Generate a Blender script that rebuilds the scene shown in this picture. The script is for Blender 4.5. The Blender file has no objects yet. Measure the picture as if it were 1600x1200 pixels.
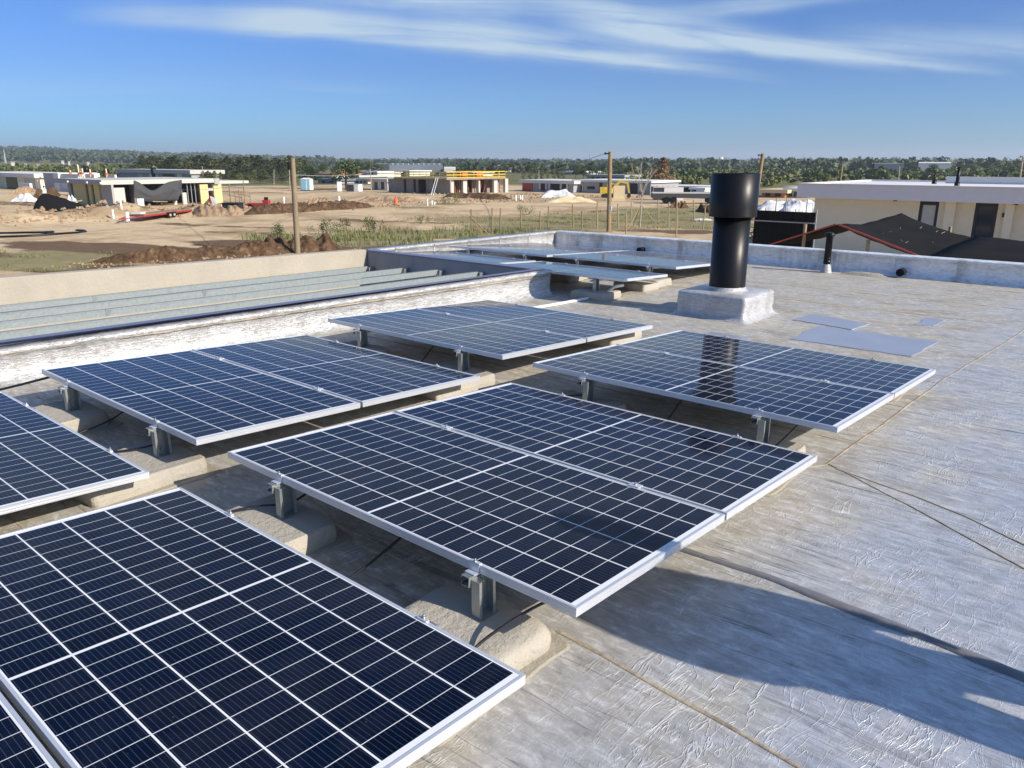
import bpy, math, random
import numpy as np
from mathutils import Vector, Matrix, noise
random.seed(7)
C = bpy.context.scene.collection
R_ = math.radians
# ------------------------------------------------------------------ camera frame
FPX, PITCH, ROLL, YAW, CH = 1209.6, R_(16.03), R_(0.08), R_(-40.83), 1.774
cp, sp = math.cos(PITCH), math.sin(PITCH)
FW = Vector((math.sin(YAW)*cp, math.cos(YAW)*cp, -sp))
R0 = Vector((math.cos(YAW), -math.sin(YAW), 0))
U0 = R0.cross(FW)
RT = R0*math.cos(ROLL)+U0*math.sin(ROLL)
UP = -R0*math.sin(ROLL)+U0*math.cos(ROLL)
CAM = Vector((0, 0, CH))
G = -3.3                                                # level of the building site
def ray(px, py): return FW*FPX+RT*(px-800)-UP*(py-600)
def at(px, py, z=G):
    d = ray(px, py); return CAM+d*((z-CAM.z)/d.z)
def atx(px, py, x):
    d = ray(px, py); return CAM+d*(x/d.x)
def aty(px, py, y):
    d = ray(px, py); return CAM+d*(y/d.y)
def atr(px, py, r):
    d = ray(px, py); return CAM+d*(r/math.hypot(d.x, d.y))

# ------------------------------------------------------------------ mesh builder
class MB:
    def __init__(s): s.v = []; s.f = []; s.m = []; s.sm = []
    def add(s, vs, fs, mi=0, smooth=False):
        o = len(s.v); s.v += [tuple(v) for v in vs]
        for f in fs:
            s.f.append(tuple(i+o for i in f)); s.m.append(mi); s.sm.append(smooth)
        return s
    def box(s, a, b, mi=0):
        (x0, y0, z0), (x1, y1, z1) = a, b
        x0, x1 = sorted((x0, x1)); y0, y1 = sorted((y0, y1)); z0, z1 = sorted((z0, z1))
        return s.add([(x0,y0,z0),(x1,y0,z0),(x1,y1,z0),(x0,y1,z0),(x0,y0,z1),(x1,y0,z1),(x1,y1,z1),(x0,y1,z1)],
                     [(3,2,1,0),(4,5,6,7),(0,1,5,4),(1,2,6,5),(2,3,7,6),(3,0,4,7)], mi)
    def bar(s, a, b, w, h, mi=0, up=(0,0,1)):
        a, b = Vector(a), Vector(b); d = (b-a).normalized(); u = Vector(up)
        if abs(d.dot(u)) > .98: u = Vector((1,0,0))
        r = d.cross(u).normalized()*w/2; u = r.cross(d).normalized()*h/2
        vs = [p+q for p in (a, b) for q in (-r-u, r-u, r+u, -r+u)]
        return s.add(vs, [(3,2,1,0),(4,5,6,7),(0,1,5,4),(1,2,6,5),(2,3,7,6),(3,0,4,7)], mi)
    def tube(s, pts, r, n=8, mi=0, cap=True):
        pts = [Vector(p) for p in pts]; N = len(pts)
        rs = r if isinstance(r, (list, tuple)) else [r]*N
        vs = []; prev = None
        for i, p in enumerate(pts):
            d = (pts[min(i+1, N-1)]-pts[max(i-1, 0)]).normalized()
            if prev is None: prev = Vector((0,0,1)) if abs(d.z) < .9 else Vector((1,0,0))
            a = (prev-d*prev.dot(d)).normalized(); b = d.cross(a); prev = a
            for k in range(n):
                t = 2*math.pi*k/n; vs.append(p+(a*math.cos(t)+b*math.sin(t))*rs[i])
        fs = [(i*n+k, i*n+(k+1) % n, (i+1)*n+(k+1) % n, (i+1)*n+k) for i in range(N-1) for k in range(n)]
        s.add(vs, fs, mi, True)
        if cap:
            s.add(vs[:n], [tuple(range(n-1, -1, -1))], mi); s.add(vs[-n:], [tuple(range(n))], mi)
        return s
    def lathe(s, prof, n=40, c=(0,0,0), mi=0):
        vs = []
        for r, z in prof:
            for k in range(n):
                t = 2*math.pi*k/n; vs.append((c[0]+r*math.cos(t), c[1]+r*math.sin(t), c[2]+z))
        fs = [(i*n+k, i*n+(k+1) % n, (i+1)*n+(k+1) % n, (i+1)*n+k) for i in range(len(prof)-1) for k in range(n)]
        return s.add(vs, fs, mi, True)
    def loft(s, secs, mi=0, smooth=False, close=False, caps=True):
        n = len(secs[0]); vs = [p for q in secs for p in q]
        m = n if close else n-1
        fs = [(i*n+k, i*n+(k+1) % n, (i+1)*n+(k+1) % n, (i+1)*n+k) for i in range(len(secs)-1) for k in range(m)]
        s.add(vs, fs, mi, smooth)
        if caps:
            s.add(secs[0], [tuple(range(n-1, -1, -1))], mi); s.add(secs[-1], [tuple(range(n))], mi)
        return s
    def build(s, name, mats, parent=None, bevel=0, seg=2):
        me = bpy.data.meshes.new(name); me.from_pydata(s.v, [], s.f); me.update()
        mats = mats if isinstance(mats, (list, tuple)) else [mats]
        for m in mats: me.materials.append(m)
        me.polygons.foreach_set('material_index', s.m); me.polygons.foreach_set('use_smooth', s.sm)
        o = bpy.data.objects.new(name, me); C.objects.link(o)
        if parent: o.parent = parent
        if bevel:
            b = o.modifiers.new('bevel', 'BEVEL'); b.width = bevel; b.segments = seg; b.limit_method = 'ANGLE'
        return o
def tag(o, label=None, cat=None, group=None, kind=None):
    if label: o['label'] = label
    if cat: o['category'] = cat
    if group: o['group'] = group
    if kind: o['kind'] = kind
    return o
def thing(name, label, cat, loc=(0,0,0), rot=(0,0,0), group=None):
    o = bpy.data.objects.new(name, None); o.empty_display_size = .1; C.objects.link(o)
    o.location = loc; o.rotation_euler = rot
    return tag(o, label, cat, group)
def copy_tree(o, parent=None):
    c = o.copy(); C.objects.link(c)
    if parent: c.parent = parent
    for ch in list(o.children): copy_tree(ch, c)
    return c

# ------------------------------------------------------------------ materials
class NT:
    def __init__(s, name):
        s.mat = bpy.data.materials.new(name); s.mat.use_nodes = True
        s.t = s.mat.node_tree; s.n = s.t.nodes; s.l = s.t.links
        s.b = s.n['Principled BSDF']; s._tc = None
    def tc(s, out='Object'):
        if s._tc is None: s._tc = s.n.new('ShaderNodeTexCoord')
        return s._tc.outputs[out]
    def pos(s): return s.n.new('ShaderNodeNewGeometry').outputs['Position']
    def lk(s, a, b): s.l.new(a, b); return s
    def setv(s, sock, v):
        if hasattr(v, 'is_linked') or isinstance(v, bpy.types.NodeSocket): s.l.new(v, sock)
        else: sock.default_value = v
    def math(s, op, a, b=None, c=None, clamp=False):
        n = s.n.new('ShaderNodeMath'); n.operation = op; n.use_clamp = clamp
        s.setv(n.inputs[0], a)
        if b is not None: s.setv(n.inputs[1], b)
        if c is not None: s.setv(n.inputs[2], c)
        return n.outputs[0]
    def map(s, vec, scale=(1,1,1), rot=(0,0,0), loc=(0,0,0)):
        n = s.n.new('ShaderNodeMapping'); s.l.new(vec, n.inputs[0])
        n.inputs['Scale'].default_value = scale; n.inputs['Rotation'].default_value = rot; n.inputs['Location'].default_value = loc
        return n.outputs[0]
    def noise(s, vec, scale, detail=4, rough=.55, dist=0):
        n = s.n.new('ShaderNodeTexNoise'); s.l.new(vec, n.inputs['Vector'])
        n.inputs['Scale'].default_value = scale; n.inputs['Detail'].default_value = detail
        n.inputs['Roughness'].default_value = rough; n.inputs['Distortion'].default_value = dist
        return n.outputs['Fac']
    def voro(s, vec, scale, feature='F1', out='Distance', rnd=1):
        n = s.n.new('ShaderNodeTexVoronoi'); n.feature = feature; s.l.new(vec, n.inputs['Vector'])
        n.inputs['Scale'].default_value = scale; n.inputs['Randomness'].default_value = rnd
        return n.outputs[out]
    def ramp(s, fac, *stops, interp='LINEAR'):
        n = s.n.new('ShaderNodeValToRGB'); s.l.new(fac, n.inputs[0]); cr = n.color_ramp; cr.interpolation = interp
        while len(cr.elements) < len(stops): cr.elements.new(.5)
        for e, (p, c) in zip(cr.elements, stops):
            e.position = p; e.color = (c, c, c, 1) if isinstance(c, (int, float)) else (*c, 1)
        return n.outputs[0]
    def mix(s, fac, a, b, mode='MIX'):
        n = s.n.new('ShaderNodeMix'); n.data_type = 'RGBA'; n.blend_type = mode
        s.setv(n.inputs[0], fac)
        for i, v in ((6, a), (7, b)):
            if isinstance(v, (tuple, list)): n.inputs[i].default_value = (*v, 1) if len(v) == 3 else v
            else: s.l.new(v, n.inputs[i])
        return n.outputs[2]
    def sep(s, vec):
        n = s.n.new('ShaderNodeSeparateXYZ'); s.l.new(vec, n.inputs[0]); return n.outputs
    def comb(s, x, y, z):
        n = s.n.new('ShaderNodeCombineXYZ')
        for i, v in enumerate((x, y, z)): s.setv(n.inputs[i], v)
        return n.outputs[0]
    def bump(s, h, strength=.3, dist=.01, normal=None):
        n = s.n.new('ShaderNodeBump'); n.inputs['Strength'].default_value = strength; n.inputs['Distance'].default_value = dist
        s.l.new(h, n.inputs['Height'])
        if normal is not None: s.l.new(normal, n.inputs['Normal'])
        return n.outputs[0]
    def out(s, col=None, rough=None, metal=None, normal=None, spec=None, **kw):
        for k, v in (('Base Color', col), ('Roughness', rough), ('Metallic', metal), ('Normal', normal), ('Specular IOR Level', spec)):
            if v is None: continue
            if isinstance(v, (tuple, list)): s.b.inputs[k].default_value = (*v, 1)
            else: s.setv(s.b.inputs[k], v)
        for k, v in kw.items(): s.setv(s.b.inputs[k.replace('_', ' ')], v)
        return s.mat
def plain(name, col, rough=.6, metal=0, var=.12, scale=6, bump=0, bscale=40, spec=.5, coord='Object'):
    t = NT(name); v = t.tc(coord)
    n = t.noise(v, scale, 5)
    c = t.mix(n, tuple(max(0, x*(1-var)) for x in col), tuple(min(1, x*(1+var)) for x in col))
    nm = t.bump(t.noise(v, bscale, 5), bump, .01) if bump else None
    return t.out(c, rough, metal, nm, spec)

def mat_panel():
    t = NT('solar_glass'); x, y, z = t.sep(t.tc())
    Lp, Wp = 2.279, 1.134
    def line(coord, start, pitch, half):           # 1 on the white gap between cells
        a = t.math('DIVIDE', t.math('SUBTRACT', coord, start), pitch)
        f = t.math('ABSOLUTE', t.math('SUBTRACT', t.math('FRACT', t.math('ADD', a, .5)), .5))
        return t.math('LESS_THAN', f, half/pitch), a
    cx = t.math('SUBTRACT', t.math('ABSOLUTE', t.math('SUBTRACT', x, Lp/2)), .006)      # measured from the middle bar
    rows, ra = line(cx, 0, .0915, .0014)
    cols, ca = line(y, .015, .184, .0033)
    mid = t.math('LESS_THAN', cx, 0)
    endm = t.math('GREATER_THAN', cx, .0915*12)
    sid = t.math('GREATER_THAN', t.math('ABSOLUTE', t.math('SUBTRACT', y, Wp/2)), .552)
    w = rows
    for k in (cols, mid, endm, sid): w = t.math('MAXIMUM', w, k)
    bus, ba = line(y, .015+.0092, .0184, .00042)
    wn = t.n.new('ShaderNodeTexWhiteNoise'); wn.noise_dimensions = '3D'
    oi = t.n.new('ShaderNodeObjectInfo')
    t.l.new(t.comb(t.math('FLOOR', t.math('MULTIPLY', t.math('SUBTRACT', x, Lp/2), 1/.0915)), t.math('FLOOR', ca), oi.outputs['Random']), wn.inputs['Vector'])
    cell = t.mix(wn.outputs['Value'], (.0008, .0026, .0115), (.0016, .0052, .021))
    cell = t.mix(t.math('MULTIPLY', oi.outputs['Random'], .55), cell, (.0010, .0060, .017))
    cell = t.mix(t.math('MULTIPLY', bus, .75), cell, (.105, .115, .18))
    col = t.mix(w, cell, (.70, .72, .74))
    # dust film, smears and bird specks
    wv = t.pos()
    d1 = t.ramp(t.noise(wv, 2.2, 6, .65, .6), (.48, 0.), (.80, 1.))
    d2 = t.ramp(t.noise(t.map(wv, (3, 22, 3), (0, 0, .5)), 3.2, 4, .7), (.70, 0.), (.80, 1.))
    sp_ = t.math('MULTIPLY', t.ramp(t.voro(t.map(wv, (1, 2.2, 1), (0, 0, .6)), 11), (.0, 1.), (.06, 0.)), t.ramp(t.noise(wv, 3.0, 2), (.52, 0.), (.60, 1.)))
    dust = t.math('ADD', t.math('ADD', t.math('MULTIPLY', d1, .03), t.math('MULTIPLY', d2, .10)), t.math('MULTIPLY', sp_, .4), clamp=True)
    col = t.mix(dust, col, (.40, .40, .39))
    rough = t.math('ADD', .055, t.math('MULTIPLY', d1, .10))
    t.b.inputs['Sheen Weight'].default_value = .14; t.b.inputs['Sheen Roughness'].default_value = .25; t.b.inputs['Sheen Tint'].default_value = (.62, .68, .80, 1)
    return t.out(col, rough, 0, None, .17, IOR=1.36)

def mat_roof():
    t = NT('foil_membrane'); p = t.pos(); x, y, z = t.sep(p)
    big = t.noise(p, .55, 5, .6, .4)
    # dirt gathers where water stands under and round the panels
    near = t.ramp(t.math('ADD', x, t.math('MULTIPLY', t.math('SUBTRACT', big, .5), 2.2)), (0., 1.), (1., 0.))
    nx = t.n.new('ShaderNodeMapRange'); t.l.new(t.math('ADD', x, t.math('MULTIPLY', t.math('SUBTRACT', big, .5), 2.6)), nx.inputs[0])
    nx.inputs[1].default_value = -2.0; nx.inputs[2].default_value = -.5; nx.inputs[3].default_value = 1; nx.inputs[4].default_value = 0
    streak = t.noise(t.map(p, (.6, 2.4, 1)), 1.9, 7, .68, .6)
    dirt = t.math('MULTIPLY', nx.outputs[0], t.ramp(streak, (.28, .45), (.68, 1.)))
    dirt = t.math('ADD', dirt, t.math('MULTIPLY', t.ramp(t.noise(p, 1.7, 6, .65), (.49, 0.), (.70, .85)), .65), clamp=True)
    clean = t.mix(t.noise(t.map(p, (1, 3, 1)), 3, 5), (.46, .475, .505), (.70, .71, .725))
    lay = t.noise(t.map(p, (.6, 2.6, 1), (0, 0, .04)), 2.4, 6, .7, .4)
    clean = t.mix(t.ramp(lay, (.34, .42), (.56, 0.)), clean, (.31, .32, .345))
    dcol = t.mix(t.noise(p, 4, 6), (.25, .215, .15), (.54, .495, .40))
    col = t.mix(dirt, clean, dcol)
    # brown tide marks under the tables
    tide = t.math('MULTIPLY', nx.outputs[0], t.ramp(t.noise(t.map(p, (.7, 1.6, 1)), 1.3, 6, .6, 1.0), (.55, 0.), (.70, 1.)))
    col = t.mix(t.math('MULTIPLY', tide, .6), col, (.17, .135, .085))
    # thin dark rolling marks along the sheets
    wob = t.noise(t.map(p, (.35, .35, 1)), 1.2, 3)
    wl = t.noise(t.comb(t.math('MULTIPLY', x, .25), t.math('ADD', t.math('MULTIPLY', y, 10), t.math('MULTIPLY', wob, 3)), 0), 1.7, 1, .5)
    lines = t.ramp(wl, (.4915, 0.), (.5, 1.), (.5085, 0.))
    lines = t.math('MULTIPLY', lines, t.ramp(t.noise(t.map(p, (.5, 1.2, 1)), 1.3, 4), (.36, .1), (.60, 1.)))
    w2 = t.noise(t.comb(t.math('MULTIPLY', x, .16), t.math('ADD', t.math('MULTIPLY', y, 15), t.math('MULTIPLY', wob, 6)), 4.), 1.3, 1, .5)
    l2 = t.math('MULTIPLY', t.ramp(w2, (.4925, 0.), (.5, 1.), (.5075, 0.)), t.ramp(t.noise(t.map(p, (.6, 1.1, 1), (0, 0, 0), (3, 1, 0)), 1.1, 3), (.40, 0.), (.58, 1.)))
    lines = t.math('MAXIMUM', lines, l2)
    # oxidation mottle and rubbed streaks of the foil
    mot = t.noise(t.map(p, (1, 2.3, 1), (0, 0, .05)), 9, 8, .72, .5)
    col = t.mix(t.ramp(mot, (.30, .6), (.50, 0.)), col, (.22, .215, .205))
    col = t.mix(t.ramp(mot, (.52, 0.), (.70, .75)), col, (.80, .81, .82))
    col = t.mix(t.math('MULTIPLY', lines, .8), col, (.11, .11, .115))
    specks = t.math('MULTIPLY', t.ramp(t.voro(p, 4.5), (.018, 1.), (.03, 0.)), t.ramp(t.noise(p, 2, 2), (.5, 0.), (.55, 1.)))
    col = t.mix(specks, col, (.05, .045, .04))
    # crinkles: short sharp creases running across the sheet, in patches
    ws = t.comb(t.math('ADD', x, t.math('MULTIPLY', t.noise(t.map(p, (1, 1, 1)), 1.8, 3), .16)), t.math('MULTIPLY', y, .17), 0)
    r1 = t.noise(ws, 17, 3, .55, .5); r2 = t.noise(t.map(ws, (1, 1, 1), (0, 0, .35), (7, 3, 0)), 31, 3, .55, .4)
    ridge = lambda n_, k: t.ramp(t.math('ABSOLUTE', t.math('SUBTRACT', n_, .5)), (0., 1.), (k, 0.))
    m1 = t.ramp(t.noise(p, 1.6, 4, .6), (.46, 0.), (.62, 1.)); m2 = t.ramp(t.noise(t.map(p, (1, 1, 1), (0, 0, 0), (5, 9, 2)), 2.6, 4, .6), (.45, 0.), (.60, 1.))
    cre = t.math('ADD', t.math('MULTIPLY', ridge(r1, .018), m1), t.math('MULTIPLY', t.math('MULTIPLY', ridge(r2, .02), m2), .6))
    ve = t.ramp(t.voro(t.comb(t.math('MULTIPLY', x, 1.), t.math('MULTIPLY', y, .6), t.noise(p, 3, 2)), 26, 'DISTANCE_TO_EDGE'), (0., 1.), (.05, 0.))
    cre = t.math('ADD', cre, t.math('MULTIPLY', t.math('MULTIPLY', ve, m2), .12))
    col = t.mix(t.math('MULTIPLY', cre, .40, clamp=True), col, (.84, .85, .86))  # sunlit glints of the creases painted into the foil colour
    fine = t.noise(t.map(p, (1, .45, 1)), 60, 4, .6)
    soft = t.noise(t.map(p, (1, 1.8, 1)), 4.5, 4)
    h = t.math('ADD', t.math('ADD', t.math('MULTIPLY', cre, .42), t.math('MULTIPLY', fine, .18)), t.math('MULTIPLY', soft, 1.0))
    h = t.math('SUBTRACT', h, t.math('MULTIPLY', lines, .25))
    nm = t.bump(h, .62, .012)
    rough = t.math('ADD', .42, t.math('MULTIPLY', dirt, .22))
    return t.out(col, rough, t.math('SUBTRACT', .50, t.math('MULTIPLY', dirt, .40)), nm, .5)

def mat_parapet(name='white_membrane', col=(.72, .73, .75), dirty=.5, bs=.5, mott=.60):
    t = NT(name); p = t.pos()
    wob = t.math('MULTIPLY', t.noise(p, 5, 3), .10)
    px_, py_, pz_ = t.sep(p)
    q = t.comb(t.math('ADD', t.math('MULTIPLY', px_, .55), wob), t.math('ADD', t.math('MULTIPLY', py_, .55), wob), t.math('ADD', t.math('MULTIPLY', pz_, 2.6), wob))
    n1 = t.noise(q, 9, 4, .55, .7)
    rg = t.ramp(t.math('ABSOLUTE', t.math('SUBTRACT', t.noise(q, 19, 3, .5, .6), .5)), (0., 1.), (.06, 0.))
    n2 = t.noise(q, 34, 3, .6, .5)
    h = t.math('ADD', t.math('MULTIPLY', n1, 1.2), t.math('ADD', t.math('MULTIPLY', rg, .22), t.math('MULTIPLY', n2, .22)))
    d = t.ramp(t.noise(t.map(p, (2.2, 2.2, .6)), 1.6, 6, .65), (.50, 0.), (.76, 1.))
    c = t.mix(t.ramp(t.noise(q, 26, 7, .7, .8), (.36, 0.), (.56, 1.)), tuple(v*mott for v in col), tuple(min(.9, v*1.10) for v in col))
    c = t.mix(t.ramp(t.noise(t.map(p, (1, 1, 4)), 4, 6, .7), (.50, 0.), (.70, .55)), c, tuple(v*.5 for v in col))
    c = t.mix(t.math('MULTIPLY', d, dirty), c, (.22, .21, .19))
    return t.out(c, .38, .22, t.bump(h, bs, .016), .5)

def mat_concrete(name, col, var=.18, bump=.4, stain=.4):
    t = NT(name); p = t.pos()
    n = t.noise(p, 2.2, 8, .62)
    c = t.mix(n, tuple(v*(1-var) for v in col), tuple(min(1, v*(1+var)) for v in col))
    st = t.ramp(t.noise(t.map(p, (1.6, 1.6, .5)), 1.3, 6, .6), (.56, 0.), (.74, 1.))
    c = t.mix(t.math('MULTIPLY', st, stain), c, tuple(v*.62 for v in col))
    pits = t.ramp(t.voro(p, 55), (.06, 0.), (.2, 1.))
    h = t.math('ADD', t.noise(p, 24, 7, .65), t.math('MULTIPLY', pits, .25))
    return t.out(c, .85, 0, t.bump(h, bump, .02), .3)

def mat_galv(name='galvanised_steel', col=(.40, .43, .42), metal=.75, rough=.42):
    t = NT(name); p = t.pos()
    sp_ = t.voro(p, 45, 'F1', 'Color')
    g = t.math('MULTIPLY', t.noise(sp_, 3, 1), 1.0)
    c = t.mix(g, tuple(v*.72 for v in col), tuple(min(1, v*1.2) for v in col))
    r = t.ramp(t.noise(p, 9, 4), (.62, 0.), (.78, .5))
    c = t.mix(r, c, tuple(v*.6 for v in col))
    return t.out(c, rough, metal, t.bump(t.noise(p, 30, 3), .08, .01), .5)

def mat_leaf(name, dark, light, sc=.8):
    t = NT(name)
    n = t.noise(t.pos(), sc, 4, .6)
    oi = t.n.new('ShaderNodeObjectInfo')
    f = t.math('ADD', n, t.math('MULTIPLY', t.math('SUBTRACT', oi.outputs['Random'], .5), .25))
    c = t.ramp(f, (.32, dark), (.7, light))
    m = t.out(c, .6, 0, None, .3)
    t.b.inputs['Subsurface Weight'].default_value = 0
    return m

def mat_ground():
    t = NT('site_soil'); p = t.pos()
    at_ = t.n.new('ShaderNodeAttribute'); at_.attribute_name = 'cover'
    r, g, b = t.sep(at_.outputs['Vector'])
    big = t.noise(p, .045, 6, .6, .3)
    fine = t.noise(p, .9, 8, .65)
    tan = t.mix(big, (.56, .43, .26), (.66, .52, .33))
    tan = t.mix(t.ramp(fine, (.35, .55), (.6, 0.)), tan, (.47, .35, .215))
    tr = t.ramp(t.noise(t.map(p, (.06, .9, 1), (0, 0, -.15)), 1.1, 4, .6), (.56, 0.), (.70, .5))
    tan = t.mix(tr, tan, (.33, .235, .15))
    pt = t.noise(t.map(p, (.10, .10, 1)), 1.0, 8, .68, .6)
    tan = t.mix(t.ramp(pt, (.47, 0.), (.60, .75)), tan, (.33, .225, .13))
    rut = t.noise(t.map(p, (.5, .09, 1), (0, 0, .25)), 1.4, 5, .65, .4)
    tan = t.mix(t.ramp(rut, (.55, 0.), (.66, .5)), tan, (.30, .20, .115))
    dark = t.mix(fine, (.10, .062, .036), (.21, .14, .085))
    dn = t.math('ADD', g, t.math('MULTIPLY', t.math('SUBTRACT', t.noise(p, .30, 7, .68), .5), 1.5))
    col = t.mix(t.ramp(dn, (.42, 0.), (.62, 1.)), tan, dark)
    grass = t.mix(t.noise(p, 1.1, 6, .65), (.15, .14, .06), (.37, .31, .17))
    gn = t.math('ADD', r, t.math('MULTIPLY', t.math('SUBTRACT', t.noise(p, .5, 7, .68), .5), 1.1))
    col = t.mix(t.ramp(gn, (.40, 0.), (.72, 1.)), col, grass)
    field = t.mix(t.noise(t.map(p, (1, 1, 1)), .012, 6, .6), (.075, .10, .035), (.24, .20, .09))
    bn = t.math('ADD', b, t.math('MULTIPLY', t.math('SUBTRACT', t.noise(p, .02, 5, .6), .5), .5))
    col = t.mix(t.ramp(bn, (.42, 0.), (.6, 1.)), col, field)
    h = t.math('ADD', t.noise(p, 1.6, 8, .7), t.math('MULTIPLY', t.noise(p, .3, 4), 1.5))
    return t.out(col, .95, 0, t.bump(h, .6, .18), .1)

M = {}
M['panel'] = mat_panel()
M['alu'] = plain('anodised_frame', (.72, .73, .75), .38, .55, .05, 12, .03, 60)
M['steel'] = mat_galv()
M['beam'] = mat_galv('pergola_zinc', (.25, .285, .29), .2, .5)
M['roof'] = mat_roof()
M['foil'] = None
M['parapet'] = mat_parapet('white_membrane', (.50, .50, .50), .6, .6, .52)
M['parapet2'] = mat_parapet('aged_membrane', (.76, .78, .80), .9, .28, .78)
M['plinth'] = mat_parapet('plinth_membrane', (.49, .49, .495), .6, .32, .72)
M['conc'] = mat_concrete('board_concrete', (.40, .36, .29))
M['conc_grey'] = mat_concrete('grey_concrete', (.36, .355, .345))
M['block'] = mat_concrete('ballast_concrete', (.40, .37, .315), .2, .7)
M['mortar'] = mat_concrete('mortar', (.34, .31, .25), .2, .6)
M['black'] = plain('black_plastic', (.006, .006, .007), .38, 0, .3, 5, .05, 25, .28)
M['cable'] = plain('cable_rubber', (.01, .01, .011), .45)
M['pvc'] = plain('white_pvc', (.74, .74, .72), .35, 0, .06)
M['soil'] = mat_ground()
t = NT('bare_spoil'); p = t.pos(); n = t.noise(p, 1.4, 8, .7)
M['spoil'] = t.out(t.ramp(n, (.3, (.045, .026, .014)), (.55, (.12, .072, .04)), (.75, (.26, .17, .10))), .95, 0, t.bump(t.noise(p, 5, 6, .7), .8, .1), .1)
t = NT('pale_spoil'); p = t.pos(); n = t.noise(p, 1.0, 8, .7)
M['spoil2'] = t.out(t.ramp(n, (.3, (.15, .095, .055)), (.5, (.34, .235, .145)), (.75, (.46, .34, .22))), .95, 0, t.bump(t.noise(p, 4, 6, .7), .8, .15), .1)
t = NT('new_foil'); p = t.pos(); n = t.noise(p, 3, 5)
M['foil'] = t.out(t.mix(n, (.34, .375, .46), (.47, .505, .59)), .42, .45, t.bump(t.noise(p, 14, 5, .6), .25, .01), .5)
M['coping'] = plain('slate_blue_foil', (.17, .18, .27), .45, .2, .2, 5, .1, 20)
M['fold'] = plain('shaded_fold', (.20, .20, .205), .5, .2, .4, 8, .3, 30)  # darker foil tone, paints in the shaded side of the raised fold
t = NT('bitumen_seam'); p = t.pos()
M['seam'] = t.out(t.mix(t.ramp(t.noise(p, 9, 5), (.42, 0.), (.6, 1.)), (.42, .35, .25), (.26, .215, .155)), .75, 0, t.bump(t.noise(p, 40, 4), .5, .01), .3)
M['wood'] = plain('weathered_pole', (.26, .185, .10), .85, 0, .35, 3, .3, 14)
M['pole_grey'] = plain('silvered_pole', (.235, .185, .115), .85, 0, .3, 2.5, .3, 10)
M['wood_pale'] = plain('pale_timber', (.33, .255, .15), .8, 0, .25, 4, .2, 14)
M['cream'] = mat_concrete('cream_render', (.74, .68, .52), .06, .1, .12)
M['yellow_wall'] = mat_concrete('yellow_render', (.62, .52, .25), .08, .1, .12)
M['fascia'] = mat_concrete('lilac_grey_fascia', (.66, .655, .68), .07, .1, .2)
M['pale'] = mat_concrete('pale_render', (.50, .48, .43), .1, .1, .2)
M['white'] = mat_concrete('white_render', (.64, .63, .60), .06, .1, .1)
M['grey'] = mat_concrete('grey_blockwork', (.34, .34, .35), .15, .3, .3)
M['shell'] = mat_concrete('shuttered_concrete', (.27, .235, .20), .25, .4, .4)
M['dark'] = plain('dark_recess', (.018, .018, .02), .6)
M['glass'] = plain('window_glass', (.02, .03, .045), .06, 0, .2, 2)
M['glass_pale'] = plain('curtained_glass', (.42, .47, .46), .12, 0, .1, 3)
M['net'] = plain('black_net', (.012, .0115, .011), .9, 0, .4, 2, .3, 30, .08)
M['net_grey'] = plain('grey_net', (.045, .047, .05), .8, 0, .3, 1.2, .3, 20)
M['red'] = plain('red_paint', (.33, .025, .03), .5, 0, .2)
M['red_wood'] = plain('red_oxide_timber', (.42, .075, .05), .7, 0, .25)
M['orange'] = plain('safety_orange', (.75, .13, .03), .6)
M['yellow'] = plain('yellow_paint', (.68, .46, .03), .5, 0, .15)
M['brick'] = plain('orange_brick', (.45, .20, .10), .85, 0, .25)
M['blue'] = plain('blue_plastic', (.05, .16, .45), .5)
M['paleblue'] = plain('pale_blue_plastic', (.28, .48, .58), .5)
M['ply'] = plain('plywood', (.62, .50, .30), .7, 0, .12, 2)
M['skin'] = plain('skin', (.42, .25, .17), .5, 0, .05)
M['cloth_dark'] = plain('dark_cloth', (.03, .035, .05), .85)
M['cloth_white'] = plain('white_cloth', (.7, .68, .64), .85)
M['hair'] = plain('hair', (.02, .014, .01), .6)
M['pine'] = mat_leaf('pine_leaf', (.035, .046, .014), (.12, .125, .038), .5)
M['leaf'] = mat_leaf('broad_leaf', (.028, .050, .014), (.095, .13, .035), .7)
M['leaf_y'] = mat_leaf('yellow_green_leaf', (.06, .075, .018), (.18, .19, .055), .5)
M['leaf_far'] = mat_leaf('far_leaf', (.028, .046, .022), (.075, .10, .042), .05)
M['leaf_brown'] = mat_leaf('rust_leaf', (.16, .085, .035), (.36, .21, .10), 1.2)
M['twig'] = plain('pale_bark', (.40, .34, .27), .85)
M['bark'] = plain('bark', (.10, .075, .05), .9)
M['grass'] = mat_leaf('grass_blade', (.08, .10, .025), (.19, .20, .07), .9)
M['sheet'] = plain('white_sheeting', (.62, .62, .62), .5, 0, .1, 1, .2, 3)
M['metal_roof'] = plain('grey_sheet_roof', (.15, .175, .20), .5, .1, .1)

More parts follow.
